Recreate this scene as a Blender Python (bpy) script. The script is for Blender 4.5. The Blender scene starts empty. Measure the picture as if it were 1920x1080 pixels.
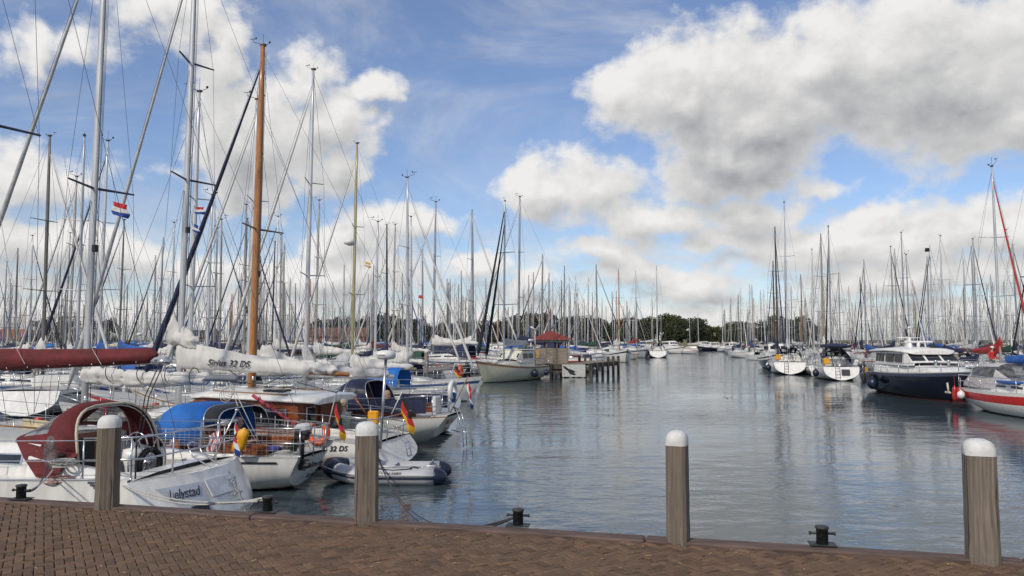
import bpy, math, random
from mathutils import Vector, Matrix
random.seed(7)
R = math.radians
scene = bpy.context.scene
C = scene.collection

# ------------------------------------------------------------------ camera, world, sun, exposure
F = 1450.0                      # focal length in pixels of a 1920 wide picture
PITCH = math.atan(97 / F)
EYE = 3.1                       # eye height above the water
cam = bpy.data.cameras.new('camera')
cam.sensor_width = 36.0
cam.lens = 36.0 * F / 1920.0
cam.clip_start = 0.1
cam.clip_end = 12000
camo = bpy.data.objects.new('camera', cam)
C.objects.link(camo)
camo.location = (0, 0, EYE)
camo.rotation_euler = (math.pi / 2 + PITCH, 0, 0)
scene.camera = camo
scene.view_settings.view_transform = 'Standard'
scene.view_settings.look = 'None'
scene.view_settings.exposure = -0.10
scene.view_settings.gamma = 1.0
scene.render.resolution_x, scene.render.resolution_y = 1920, 1080
scene.cycles.max_bounces = 6
scene.cycles.transparent_max_bounces = 8

SUN_EL, SUN_AZ = 40.0, 215.0     # azimuth clockwise from +Y: behind the camera, to the left
SKY_STRENGTH = 0.10
world = bpy.data.worlds.new('World')
scene.world = world
world.use_nodes = True
wn, wl = world.node_tree.nodes, world.node_tree.links
wn.clear()


class NT:
    """tiny helper to write node trees"""
    def __init__(s, nodes, links): s.n, s.l = nodes, links
    def new(s, t, **k):
        x = s.n.new(t)
        for a, b in k.items(): setattr(x, a, b)
        return x
    def put(s, sock, v):
        if hasattr(v, 'is_output') or isinstance(v, bpy.types.NodeSocket): s.l.new(v, sock)
        elif v is not None: sock.default_value = v
    def math(s, op, a, b=None, c=None, clamp=False):
        x = s.new('ShaderNodeMath', operation=op, use_clamp=clamp)
        for i, v in enumerate((a, b, c)):
            if v is not None: s.put(x.inputs[i], v)
        return x.outputs[0]
    def vmath(s, op, a, b=None, out=0):
        x = s.new('ShaderNodeVectorMath', operation=op)
        s.put(x.inputs[0], a)
        if b is not None: s.put(x.inputs[1], b)
        return x.outputs['Value'] if op in ('LENGTH', 'DOT_PRODUCT', 'DISTANCE') else x.outputs[0]
    def xyz(s, x=0.0, y=0.0, z=0.0):
        n = s.new('ShaderNodeCombineXYZ')
        for i, v in enumerate((x, y, z)): s.put(n.inputs[i], v)
        return n.outputs[0]
    def noise(s, vec, scale, detail=4.0, rough=0.5, dist=0.0, out='Fac'):
        n = s.new('ShaderNodeTexNoise')
        s.put(n.inputs['Vector'], vec)
        n.inputs['Scale'].default_value = scale
        n.inputs['Detail'].default_value = detail
        n.inputs['Roughness'].default_value = rough
        n.inputs['Distortion'].default_value = dist
        return n.outputs[out]
    def ramp(s, v, a, b, c=0.0, d=1.0, smooth=True):
        n = s.new('ShaderNodeMapRange')
        n.interpolation_type = 'SMOOTHSTEP' if smooth else 'LINEAR'
        n.clamp = True
        s.put(n.inputs[0], v)
        for i, q in enumerate((a, b, c, d)): s.put(n.inputs[i + 1], q)
        return n.outputs[0]
    def mix(s, f, a, b, blend='MIX'):
        n = s.new('ShaderNodeMix', data_type='RGBA', blend_type=blend)
        s.put(n.inputs[0], f)
        for sock, v in ((n.inputs[6], a), (n.inputs[7], b)):
            s.put(sock, (*v, 1.0) if isinstance(v, tuple) and len(v) == 3 else v)
        return n.outputs[2]


# the clouds of the day: (azimuth, elevation) lobes of one large field in the world's sky
CLOUDS = [  # px, py, rx, ry, weight
    (1400, 140, 210, 105, 1), (1290, 190, 190, 100, 1), (1450, 240, 260, 80, 1), (1580, 130, 230, 110, 1), (1850, 40, 280, 120, 1), (1760, 170, 280, 115, 1),
    (1520, 215, 300, 85, 1), (1370, 285, 130, 62, 1), (1900, 220, 200, 80, 1), (1175, 165, 80, 50, .9), (1310, 335, 130, 52, .95), (1240, 400, 110, 44, .9),
    (1120, 330, 150, 68, 1), (1020, 355, 110, 60, 1), (1180, 385, 80, 55, 1), (1400, 392, 140, 34, 1), (1560, 350, 55, 16, .7),
    (1560, 450, 300, 50, 1), (1850, 440, 240, 48, 1), (1110, 465, 90, 30, 1), (1170, 508, 90, 30, 1), (1655, 395, 50, 20, .8),
    (1330, 440, 130, 34, 1), (1290, 530, 110, 30, 1), (1480, 480, 240, 36, .9), (1700, 520, 260, 40, 1),
    (560, 160, 84, 80, 1), (610, 245, 120, 78, 1), (480, 260, 100, 100, 1), (690, 175, 62, 28, 1), (400, 90, 44, 110, .7),
    (450, 350, 110, 60, 1), (350, 40, 90, 50, .7), (650, 330, 60, 40, 1), (270, 5, 110, 34, .8),
    (40, 330, 110, 66, 1), (40, 80, 34, 60, .7), (150, 75, 76, 44, .7), (140, 470, 200, 44, 1), (760, 410, 96, 34, 1),
    (690, 450, 90, 40, 1), (870, 490, 76, 36, 1), (620, 510, 170, 44, 1), (360, 500, 150, 40, 1), (980, 520, 56, 26, 1),
    (1000, 590, 600, 26, .6), (1700, 600, 500, 28, .6), (250, 590, 400, 34, .7),
    # outside the photograph's frame: same weather all round
    (2400, 200, 300, 160, 1), (-700, 250, 420, 180, 1),
]


def cloud_group():
    g = bpy.data.node_groups.new('cloud_field', 'ShaderNodeTree')
    g.interface.new_socket('Vector', in_out='INPUT', socket_type='NodeSocketVector')
    g.interface.new_socket('Value', in_out='OUTPUT', socket_type='NodeSocketFloat')
    t = NT(g.nodes, g.links)
    gi, go = t.new('NodeGroupInput'), t.new('NodeGroupOutput')
    p = gi.outputs[0]
    acc = None
    # a slow warp so the lobes do not read as ellipses
    w = t.noise(p, 3.2, 5, 0.55, out='Color')
    w = t.vmath('SUBTRACT', w, (0.5, 0.5, 0.5))
    w = t.vmath('MULTIPLY', w, (0.17, 0.10, 0))
    q = t.vmath('ADD', p, w)
    w2 = t.vmath('MULTIPLY', t.vmath('SUBTRACT', t.noise(p, 13.0, 3, 0.6, out='Color'), (0.5, 0.5, 0.5)), (0.075, 0.045, 0))
    q = t.vmath('ADD', q, w2)
    for px, py, rx, ry, wt in CLOUDS:
        az = math.atan((px - 960) / F)
        el = math.atan((637 - py) / F * math.cos(az))
        d = t.vmath('SUBTRACT', q, (az, el, 0))
        d = t.vmath('MULTIPLY', d, (F / rx * .86, F / ry * .86, 0))
        r = t.vmath('LENGTH', d)
        b = t.math('MULTIPLY_ADD', r, -wt, wt)
        acc = b if acc is None else t.math('SMOOTH_MAX', acc, b, 0.25)
    acc = t.math('MAXIMUM', acc, -0.9)
    # generic broken cloud for the rest of the sky
    sep = t.new('ShaderNodeSeparateXYZ'); t.put(sep.inputs[0], p)
    away = t.ramp(t.math('ABSOLUTE', sep.outputs[0]), 0.75, 1.1)
    hi = t.ramp(sep.outputs[1], 0.5, 0.75)
    away = t.math('MAXIMUM', away, hi)
    gen = t.noise(p, 2.1, 3, 0.5)
    gen = t.math('MULTIPLY_ADD', gen, 4.0, -2.0)
    acc = t.math('MAXIMUM', acc, t.math('MULTIPLY_ADD', away, t.math('ADD', gen, 1.2), -1.2))
    n1 = t.noise(p, 7.0, 7, 0.56, 0.2)
    n2 = t.noise(t.vmath('MULTIPLY', p, (1, 1.5, 1)), 24.0, 5, 0.6)
    s = t.math('MULTIPLY_ADD', n1, 2.2, -1.10)
    s = t.math('MULTIPLY_ADD', n2, 0.75, s)
    s = t.math('ADD', s, -0.46)
    t.put(go.inputs[0], t.math('ADD', acc, s))
    return g


W = NT(wn, wl)
tc = W.new('ShaderNodeTexCoord')
sep = W.new('ShaderNodeSeparateXYZ'); W.put(sep.inputs[0], tc.outputs['Generated'])
az = W.math('ARCTAN2', sep.outputs[0], sep.outputs[1])
el = W.math('ARCSINE', sep.outputs[2])
pv = W.xyz(az, el, 0.0)
cg = cloud_group()
def field(off):
    n = W.new('ShaderNodeGroup'); n.node_tree = cg
    W.put(n.inputs[0], W.vmath('ADD', pv, off) if off else pv)
    return n.outputs[0]
f0 = field(None)
f1 = field((-0.010, 0.022, 0))
f2 = field((-0.01, 0.075, 0))
mask = W.ramp(f0, -0.16, 0.40)
# little clouds piled towards the horizon
hz = W.noise(W.vmath('MULTIPLY', pv, (1, 3.0, 1)), 9.0, 9, 0.6)
hzm = W.ramp(el, 0.03, 0.20, 1.0, 0.0)
hz_d = W.math('MULTIPLY', W.ramp(hz, 0.36, 0.58), hzm)
mask = W.math('MAXIMUM', mask, hz_d)
veil = W.noise(W.vmath('MULTIPLY', pv, (1, 2.2, 1)), 3.2, 6, 0.62, 0.6)
veil = W.math('MULTIPLY_ADD', W.ramp(veil, 0.42, 0.72), 0.38, 0.05)
mask = W.math('MAXIMUM', mask, veil)
thick = W.math('MULTIPLY', W.ramp(f2, -0.15, 1.25, smooth=False), W.ramp(f0, 0.0, 0.8))
thick = W.math('MULTIPLY', thick, W.ramp(el, 0.03, 0.22, 0.45, 1.0))
edge = W.math('SUBTRACT', f0, f1)
lit = W.math('MULTIPLY_ADD', edge, 0.50, 0.80)
lit = W.math('MULTIPLY_ADD', thick, -0.60, lit)
lit = W.math('MAXIMUM', W.math('MINIMUM', lit, 1.0), 0.16)
CL = 0.93 / SKY_STRENGTH
cloud_col = W.mix(lit, (0.25 * CL, 0.27 * CL, 0.305 * CL), (1.0 * CL, 0.985 * CL, 0.965 * CL))
sky = W.new('ShaderNodeTexSky', sky_type='NISHITA', sun_disc=False)
sky.sun_elevation = R(SUN_EL); sky.sun_rotation = R(SUN_AZ)
sky.altitude = 0; sky.air_density = 1.0; sky.dust_density = 0.6; sky.ozone_density = 2.2
skyc = W.mix(1.0, sky.outputs[0], (1.13, 1.20, 1.40), 'MULTIPLY')
col = W.mix(mask, skyc, cloud_col)
bg = W.new('ShaderNodeBackground'); W.put(bg.inputs[0], col); bg.inputs[1].default_value = SKY_STRENGTH
world.cycles.sampling_method = 'MANUAL'; world.cycles.sample_map_resolution = 512
wo = W.new('ShaderNodeOutputWorld'); wl.new(bg.outputs[0], wo.inputs[0])

sun = bpy.data.lights.new('sun', 'SUN')
sun.energy = 3.1
sun.angle = R(2.5)
sun.color = (1.0, 0.92, 0.80)
suno = bpy.data.objects.new('sun', sun)
C.objects.link(suno)
sa, se = R(SUN_AZ), R(SUN_EL)
sdir = Vector((math.sin(sa) * math.cos(se), math.cos(sa) * math.cos(se), math.sin(se)))
suno.rotation_euler = sdir.to_track_quat('Z', 'Y').to_euler()

# ------------------------------------------------------------------ materials
MATS = {}


def mat(name, col, rough=0.5, metal=0.0, var=0.12, scale=6.0, bump=0.0, bscale=20.0, stretch=(1, 1, 1), emis=None, alpha=None, coat=0.0, dark=None):
    if name in MATS: return MATS[name]
    m = bpy.data.materials.new(name); m.use_nodes = True
    t = NT(m.node_tree.nodes, m.node_tree.links)
    b = t.n['Principled BSDF']
    b.inputs['Roughness'].default_value = rough
    b.inputs['Metallic'].default_value = metal
    if coat: b.inputs['Coat Weight'].default_value = coat
    tcn = t.new('ShaderNodeTexCoord').outputs['Object']
    v = t.vmath('MULTIPLY', tcn, stretch)
    n = t.noise(v, scale, 6, 0.6)
    lo = tuple(c * (1 - var * 1.6) for c in col) if dark is None else dark
    hi = tuple(min(1, c * (1 + var * .8)) for c in col)
    t.put(b.inputs['Base Color'], t.mix(t.ramp(n, 0.3, 0.7), lo, hi))
    if bump:
        bn = t.new('ShaderNodeBump'); bn.inputs['Strength'].default_value = bump; bn.inputs['Distance'].default_value = 0.02
        t.put(bn.inputs['Height'], t.noise(v, bscale, 5, 0.6)); t.put(b.inputs['Normal'], bn.outputs[0])
    if alpha is not None:
        b.inputs['Alpha'].default_value = alpha
    MATS[name] = m
    return m


WHITE = mat('white_gelcoat', (0.72, 0.71, 0.67), 0.25, var=0.09, scale=5, stretch=(1, 1, .25), coat=.3)
WHITE2 = mat('ivory_gelcoat', (0.62, 0.60, 0.50), 0.35, var=0.06, scale=2.5)
GREYH = mat('grey_gelcoat', (0.42, 0.44, 0.45), 0.35, var=0.06, scale=2.5)
NAVYH = mat('navy_hull', (0.008, 0.011, 0.022), 0.16, var=0.2, scale=2)
BLUEH = mat('blue_hull', (0.03, 0.08, 0.22), 0.25, var=0.1, scale=2)
REDH = mat('red_hull', (0.40, 0.02, 0.02), 0.3, var=0.1, scale=2)
GREENH = mat('green_hull', (0.02, 0.09, 0.05), 0.3, var=0.1, scale=2)
DECK = mat('deck_nonskid', (0.42, 0.42, 0.40), 0.7, var=0.1, scale=14)
BOOT = mat('boot_top', (0.02, 0.022, 0.03), 0.5)
BOOTR = mat('boot_top_red', (0.22, 0.02, 0.02), 0.5)
GLASS = mat('dark_window', (0.015, 0.018, 0.022), 0.08, var=0.3)
CLEAR = mat('clear_vinyl', (0.20, 0.21, 0.21), 0.10, var=0.5, scale=5, dark=(0.03, 0.03, 0.035), alpha=0.42)
SILVER = mat('anodised_mast', (0.50, 0.51, 0.52), 0.42, 0.35, var=0.10, scale=3, stretch=(1, 1, .3))
DULL1 = mat('dull_grey_mast', (0.27, 0.255, 0.24), 0.5, 0.2, var=0.12, scale=3)
DULL2 = mat('dark_bronze_mast', (0.15, 0.135, 0.12), 0.5, 0.2, var=0.12, scale=3)
DULL3 = mat('tan_grey_mast', (0.36, 0.335, 0.30), 0.5, 0.15, var=0.12, scale=3)
SILVER2 = mat('grey_mast', (0.30, 0.31, 0.33), 0.45, 0.3, var=0.1, scale=3, stretch=(1, 1, .3))
WHITEM = mat('white_mast', (0.66, 0.66, 0.64), 0.4, var=0.06, scale=3)
BLACKM = mat('black_mast', (0.03, 0.03, 0.035), 0.4, var=0.2)
WOODM = mat('varnished_spruce', (0.42, 0.17, 0.045), 0.28, var=0.25, scale=8, stretch=(6, 6, .35), coat=.4)
YELM = mat('champagne_mast', (0.36, 0.31, 0.17), 0.4, 0.3, var=0.1, scale=3, stretch=(1, 1, .3))
MAHOG = mat('mahogany', (0.26, 0.075, 0.025), 0.3, var=0.35, scale=9, stretch=(.4, 5, 5), coat=.3)
TEAK = mat('teak', (0.28, 0.15, 0.07), 0.6, var=0.3, scale=9, stretch=(.4, 5, 5))
STEEL = mat('stainless', (0.55, 0.56, 0.58), 0.25, 0.85, var=0.05)
SPRD = mat('dark_spreader', (0.05, 0.06, 0.09), 0.4, 0.3)
WIRE = mat('rigging_wire', (0.12, 0.125, 0.14), 0.45, 0.4, var=0.1)
ROPEW = mat('white_rope', (0.48, 0.46, 0.42), 0.9, var=0.25, scale=60)
ROPED = mat('dark_rope', (0.06, 0.055, 0.06), 0.9, var=0.3, scale=60)
BLACK = mat('black_rubber', (0.018, 0.018, 0.02), 0.6, var=0.3)
SAILW = mat('white_sailcloth', (0.56, 0.55, 0.52), 0.8, var=0.09, scale=3, bump=.3, bscale=9)
SAILG = mat('grey_sailcloth', (0.42, 0.42, 0.42), 0.8, var=0.15, scale=4, bump=.5, bscale=7)
CREAM = mat('cream_canvas', (0.50, 0.45, 0.34), 0.85, var=0.15, scale=4, bump=.4, bscale=8)
NAVY = mat('navy_canvas', (0.016, 0.022, 0.06), 0.85, var=0.3, scale=4, bump=.4, bscale=8)
BLUE = mat('blue_canvas', (0.02, 0.10, 0.36), 0.8, var=0.2, scale=4, bump=.4, bscale=8)
BRIGHT = mat('bright_blue_canvas', (0.010, 0.13, 0.46), 0.75, var=0.12, scale=3, bump=.4, bscale=8)
MAROON = mat('maroon_canvas', (0.115, 0.012, 0.014), 0.85, var=0.2, scale=5, bump=.4, bscale=9)
GREENC = mat('green_canvas', (0.015, 0.06, 0.035), 0.85, var=0.2, scale=4)
BLACKC = mat('black_canvas', (0.014, 0.014, 0.017), 0.9, var=0.3)
REDP = mat('red_paint', (0.50, 0.02, 0.02), 0.4, var=0.1)
ORANGE = mat('orange_plastic', (0.75, 0.10, 0.015), 0.5, var=0.1)
YELLOW = mat('yellow_plastic', (0.72, 0.34, 0.01), 0.5, var=0.15)
NAVYP = mat('navy_fender', (0.010, 0.016, 0.040), 0.35, var=0.2)
WHITEP = mat('white_plastic', (0.68, 0.68, 0.66), 0.4, var=0.07)
INK = mat('dark_lettering', (0.02, 0.02, 0.03), 0.5)
REDC = mat('red_canvas', (0.36, 0.025, 0.02), 0.8, var=0.15, scale=3)
SKIN = mat('skin', (0.42, 0.24, 0.17), 0.6)
F_RED = mat('flag_red', (0.45, 0.02, 0.025), 0.85)
F_WHITE = mat('flag_white', (0.62, 0.62, 0.62), 0.85)
F_BLUE = mat('flag_blue', (0.02, 0.05, 0.26), 0.85)
F_BLACK = mat('flag_black', (0.015, 0.015, 0.015), 0.85)
F_GOLD = mat('flag_gold', (0.62, 0.34, 0.01), 0.85)
TUBE = mat('grey_hypalon', (0.40, 0.41, 0.43), 0.5, var=0.06)


# ------------------------------------------------------------------ mesh helpers
class MB:
    def __init__(s): s.v, s.f, s.m, s.s = [], [], [], []
    def add(s, vs, fs, mi=0, smooth=True):
        b = len(s.v); s.v += [tuple(v) for v in vs]
        for k, f in enumerate(fs):
            s.f.append(tuple(b + i for i in f)); s.m.append(mi[k] if isinstance(mi, list) else mi); s.s.append(smooth)
        return s
    def box(s, c, d, mi=0, rot=None, ch=0.0):
        x, y, z = d[0] / 2, d[1] / 2, d[2] / 2
        if ch:
            e = min(ch, x * .9, y * .9, z * .9); rings = []
            for zz, q in ((-z, e), (-z + e, 0), (z - e, 0), (z, e)):
                X, Y = x - q, y - q
                rings.append([(X, Y - e, zz), (X - e, Y, zz), (-X + e, Y, zz), (-X, Y - e, zz), (-X, -Y + e, zz), (-X + e, -Y, zz), (X - e, -Y, zz), (X, -Y + e, zz)])
            vs = [v for r in rings for v in r]; fs = []
            for i in range(3):
                for j in range(8): fs.append((i * 8 + j, i * 8 + (j + 1) % 8, (i + 1) * 8 + (j + 1) % 8, (i + 1) * 8 + j))
            fs.append(tuple(range(7, -1, -1))); fs.append(tuple(24 + i for i in range(8)))
        else:
            vs = [(-x, -y, -z), (x, -y, -z), (x, y, -z), (-x, y, -z), (-x, -y, z), (x, -y, z), (x, y, z), (-x, y, z)]
            fs = [(3, 2, 1, 0), (4, 5, 6, 7), (0, 1, 5, 4), (1, 2, 6, 5), (2, 3, 7, 6), (3, 0, 4, 7)]
        M = (rot or Matrix.Identity(3)).to_3x3()
        vs = [tuple(M @ Vector(v) + Vector(c)) for v in vs]
        return s.add(vs, fs, mi, False)
    def tube(s, pts, r, n=8, mi=0, caps=True, flat=1.0, up=None):
        pts = [Vector(p) for p in pts]; k = len(pts)
        rs = r if isinstance(r, (list, tuple)) else [r] * k
        vs = []; prev = None
        for i, p in enumerate(pts):
            d = (pts[min(i + 1, k - 1)] - pts[max(i - 1, 0)])
            d = d.normalized() if d.length > 1e-9 else Vector((0, 0, 1))
            if prev is None:
                a = Vector(up) if up else (Vector((0, 0, 1)) if abs(d.z) < .9 else Vector((1, 0, 0)))
                x = (a - d * a.dot(d)).normalized()
            else:
                x = prev - d * prev.dot(d)
                x = x.normalized() if x.length > 1e-6 else d.orthogonal().normalized()
            prev = x; y = d.cross(x)
            for j in range(n):
                a = 2 * math.pi * j / n
                vs.append(p + (x * math.cos(a) + y * math.sin(a) * flat) * rs[i])
        fs = [(i * n + j, i * n + (j + 1) % n, (i + 1) * n + (j + 1) % n, (i + 1) * n + j) for i in range(k - 1) for j in range(n)]
        if caps: fs += [tuple(range(n - 1, -1, -1)), tuple((k - 1) * n + j for j in range(n))]
        return s.add(vs, fs, mi, n > 4)
    def lathe(s, c, prof, n=12, mi=0, axis='z'):
        vs = []
        for rr, h in prof:
            for j in range(n):
                a = 2 * math.pi * j / n; x, y = rr * math.cos(a), rr * math.sin(a)
                v = (x, y, h) if axis == 'z' else ((h, x, y) if axis == 'x' else (y, h, x))
                vs.append((v[0] + c[0], v[1] + c[1], v[2] + c[2]))
        k = len(prof)
        fs = [(i * n + j, i * n + (j + 1) % n, (i + 1) * n + (j + 1) % n, (i + 1) * n + j) for i in range(k - 1) for j in range(n)]
        if prof[0][0] > 1e-4: fs.append(tuple(range(n - 1, -1, -1)))
        if prof[-1][0] > 1e-4: fs.append(tuple((k - 1) * n + j for j in range(n)))
        return s.add(vs, fs, mi)
    def ball(s, c, r, n=10, mi=0, sq=(1, 1, 1)):
        vs = []
        m = max(5, n // 2 + 1)
        for i in range(m + 1):
            a = math.pi * i / m
            for j in range(n):
                b = 2 * math.pi * j / n
                vs.append((c[0] + r * sq[0] * math.sin(a) * math.cos(b), c[1] + r * sq[1] * math.sin(a) * math.sin(b), c[2] + r * sq[2] * math.cos(a)))
        fs = [((i + 1) * n + j, (i + 1) * n + (j + 1) % n, i * n + (j + 1) % n, i * n + j) for i in range(m) for j in range(n)]
        return s.add(vs, fs, mi)
    def grid(s, rows, mi=0, smooth=True, close=False):
        n = len(rows[0]); vs = [p for r in rows for p in r]; fs = []; ms = []
        for i in range(len(rows) - 1):
            for j in range(n if close else n - 1):
                fs.append((i * n + j, i * n + (j + 1) % n, (i + 1) * n + (j + 1) % n, (i + 1) * n + j))
                ms.append(mi(i, j) if callable(mi) else mi)
        return s.add(vs, fs, ms, smooth)
    def poly(s, pts, mi=0): return s.add(pts, [tuple(range(len(pts)))], mi, False)
    def torus(s, c, R0, r, axis='x', n=20, k=8, mi=0, a0=0, a1=2 * math.pi):
        pts = []
        full = abs(a1 - a0 - 2 * math.pi) < 1e-6
        for i in range(n + 1):
            a = a0 + (a1 - a0) * i / n; u, v = R0 * math.cos(a), R0 * math.sin(a)
            o = {'x': (0, u, v), 'y': (u, 0, v), 'z': (u, v, 0)}[axis]
            pts.append((c[0] + o[0], c[1] + o[1], c[2] + o[2]))
        return s.tube(pts, r, k, mi, caps=not full)
    def mesh(s, name):
        me = bpy.data.meshes.new(name)
        me.from_pydata(s.v, [], s.f)
        me.polygons.foreach_set('material_index', s.m)
        me.polygons.foreach_set('use_smooth', s.s)
        me.update()
        return me
    def build(s, name, mats, parent=None):
        me = s.mesh(name)
        for m in (mats if isinstance(mats, (list, tuple)) else [mats]): me.materials.append(m)
        o = bpy.data.objects.new(name, me); C.objects.link(o)
        if parent: o.parent = parent
        return o


def tag(o, label=None, cat=None, group=None, kind=None):
    if label: o['label'] = label
    if cat: o['category'] = cat
    if group: o['group'] = group
    if kind: o['kind'] = kind
    return o


def thing(name, label, cat, loc=(0, 0, 0), rz=0.0, group=None, sc=1.0):
    o = bpy.data.objects.new(name, None); C.objects.link(o)
    o.location = loc; o.rotation_euler = (0, 0, rz); o.scale = (sc, sc, sc); o.empty_display_size = .2
    return tag(o, label, cat, group)


CACHE = {}
def part(root, name, key, fn, mats):
    """a child whose mesh data is shared, with materials of its own on the object"""
    if key not in CACHE:
        mb = MB(); fn(mb); me = mb.mesh(name)
        for i in range(max(mb.m) + 1 if mb.m else 1): me.materials.append(None)
        CACHE[key] = me
    o = bpy.data.objects.new(name, CACHE[key]); C.objects.link(o); o.parent = root
    mats = mats if isinstance(mats, (list, tuple)) else [mats]
    for i, sl in enumerate(o.material_slots):
        sl.link = 'OBJECT'; sl.material = mats[min(i, len(mats) - 1)]
    return o


def lettering(parent, txt, size, M, material, shear=0.0, name='lettering', bold=0.0, spacing=1.0):
    cu = bpy.data.curves.new(name, 'FONT'); cu.body = txt; cu.size = size; cu.extrude = 0.002; cu.shear = shear; cu.offset = bold
    cu.space_character = spacing
    cu.align_x = 'CENTER'; cu.align_y = 'CENTER'
    tmp = bpy.data.objects.new(name, cu); C.objects.link(tmp)
    bpy.context.view_layer.update()
    dg = bpy.context.evaluated_depsgraph_get()
    me = bpy.data.meshes.new_from_object(tmp.evaluated_get(dg))
    bpy.data.objects.remove(tmp)
    me.materials.clear(); me.materials.append(material)
    o = bpy.data.objects.new(name, me); C.objects.link(o); o.parent = parent; o.matrix_local = M
    return o


def frame(right, up, pos):
    r = Vector(right).normalized(); u = Vector(up); u = (u - r * u.dot(r)).normalized(); n = r.cross(u)
    return Matrix(((r.x, u.x, n.x, pos[0]), (r.y, u.y, n.y, pos[1]), (r.z, u.z, n.z, pos[2]), (0, 0, 0, 1)))


def sag(a, b, s, n=14):
    a, b = Vector(a), Vector(b)
    return [tuple(a.lerp(b, i / n) - Vector((0, 0, 4 * s * (i / n) * (1 - i / n)))) for i in range(n + 1)]


# marina axes: u runs along the quay to the right, v straight away from it along the channel
U = Vector((0.9710, -0.2391, 0)); V = Vector((0.2391, 0.9710, 0))
def uv(u, v, z=0.0): p = U * u + V * v; return (p.x, p.y, z)
RU = math.atan2(-0.2391, 0.9710)
H_LEFT = math.atan2(0.2391, -0.9710)          # heading of a boat whose bow points along -u
QZ = 1.55
EDGE = 6.26                                   # v of the quay's water edge


def ray(px, py):
    c, s = math.cos(PITCH), math.sin(PITCH); x, y = (px - 960) / F, (540 - py) / F
    return Vector((x, c - y * s, s + y * c))
def on_water(px, py, z=0.0):
    r = ray(px, py); t = (z - EYE) / r.z; return (r.x * t, r.y * t)
def at_depth(px, py, Y):
    r = ray(px, py); t = Y / r.y; return (r.x * t, Y, EYE + r.z * t)





# ------------------------------------------------------------------ setting: water, land, quay
def water_material():
    m = bpy.data.materials.new('harbour_water'); m.use_nodes = True
    t = NT(m.node_tree.nodes, m.node_tree.links); b = t.n['Principled BSDF']
    b.inputs['Base Color'].default_value = (0.046, 0.066, 0.074, 1)
    b.inputs['Roughness'].default_value = 0.06
    b.inputs['IOR'].default_value = 1.52
    p = t.new('ShaderNodeTexCoord').outputs['Object']
    q = t.vmath('MULTIPLY', p, (0.62, 1.25, 1))
    patch = t.ramp(t.noise(t.vmath('MULTIPLY', p, (.5, 1, 1)), 0.09, 3, 0.5), 0.35, 0.65, 0.22, 1.05)
    a = t.noise(q, 1.1, 3, 0.5, 0.4)
    c = t.noise(q, 3.6, 3, 0.55, 0.5)
    d = t.noise(p, 14.0, 2, 0.5)
    h = t.math('MULTIPLY_ADD', c, 0.28, t.math('MULTIPLY', a, 0.75))
    h = t.math('MULTIPLY_ADD', d, 0.05, h)
    h = t.math('MULTIPLY_ADD', t.noise(p, 0.42, 2, 0.5, 0.6), 1.3, h)
    bn = t.new('ShaderNodeBump'); bn.inputs['Distance'].default_value = 0.050
    t.put(bn.inputs['Strength'], patch)
    t.put(bn.inputs['Height'], h); t.put(b.inputs['Normal'], bn.outputs[0])
    return m


mb = MB(); mb.grid([[(-900, -20, 0), (900, -20, 0)], [(-900, 330, 0), (900, 330, 0)]], smooth=False)
tag(mb.build('water', water_material()), kind='structure')
LANDM = mat('reed_and_grass', (0.16, 0.14, 0.055), 0.95, var=0.4, scale=0.15, stretch=(1, 3, 1))
rows = []
for Y, Z in ((296, -0.4), (300, .6), (306, 1.5), (318, 1.9), (330, 1.0), (360, .9), (6000, 0.5)):
    rows.append([(x * (1 if Y < 1000 else 9), Y + (6 * math.sin(x * .03) + 3 * math.sin(x * .11) if Y < 350 else 0), Z + (.25 * math.sin(x * .2) if 305 < Y < 320 else 0)) for x in range(-900, 901, 20)])
mb = MB(); mb.grid(rows)
tag(mb.build('land', LANDM), kind='structure')

# quay: body, kerb, herringbone paving
WALLM = mat('quay_wall_timber', (0.06, 0.05, 0.042), 0.85, var=.3, scale=5, stretch=(3, 3, .5))
mb = MB()
mb.box((0, -30 + (EDGE - .02) / 2 + 0, (QZ - .06) / 2 - 1), (160, 60 + EDGE - .02, QZ - .06 + 2))
o = tag(mb.build('quay_wall', WALLM), kind='structure'); o.rotation_euler[2] = RU
SANDM = mat('joint_sand', (0.105, 0.072, 0.042), 0.95, var=.5, scale=9, bump=.6, bscale=60)
mb = MB(); mb.grid([[(-80, -60, QZ - .016), (80, -60, QZ - .016)], [(-80, EDGE - .165, QZ - .016), (80, EDGE - .165, QZ - .016)]], smooth=False)
o = tag(mb.build('paving_bed', SANDM), kind='structure'); o.rotation_euler[2] = RU


def brick_material():
    m = bpy.data.materials.new('paving_brick'); m.use_nodes = True
    t = NT(m.node_tree.nodes, m.node_tree.links); b = t.n['Principled BSDF']
    at = t.new('ShaderNodeAttribute', attribute_name='shade')
    p = t.new('ShaderNodeTexCoord').outputs['Object']
    base = t.mix(at.outputs['Fac'], (0.080, 0.045, 0.025), (0.188, 0.106, 0.060))
    big = t.ramp(t.noise(p, 0.9, 4, 0.6), 0.3, 0.7)
    base = t.mix(t.math('MULTIPLY', big, .45), base, (0.115, 0.078, 0.042))
    gr = t.ramp(t.noise(p, 34, 6, 0.7), 0.35, 0.75)
    base = t.mix(t.math('MULTIPLY', gr, .5), base, (0.05, 0.034, 0.026))
    dust = t.ramp(t.noise(p, 6.5, 8, 0.75), 0.52, 0.72)
    base = t.mix(t.math('MULTIPLY', dust, .5), base, (0.20, 0.145, 0.085))
    t.put(b.inputs['Base Color'], base); b.inputs['Roughness'].default_value = 0.88
    bn = t.new('ShaderNodeBump'); bn.inputs['Strength'].default_value = .5; bn.inputs['Distance'].default_value = .01
    t.put(bn.inputs['Height'], t.noise(p, 55, 5, .6)); t.put(b.inputs['Normal'], bn.outputs[0])
    return m


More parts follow.
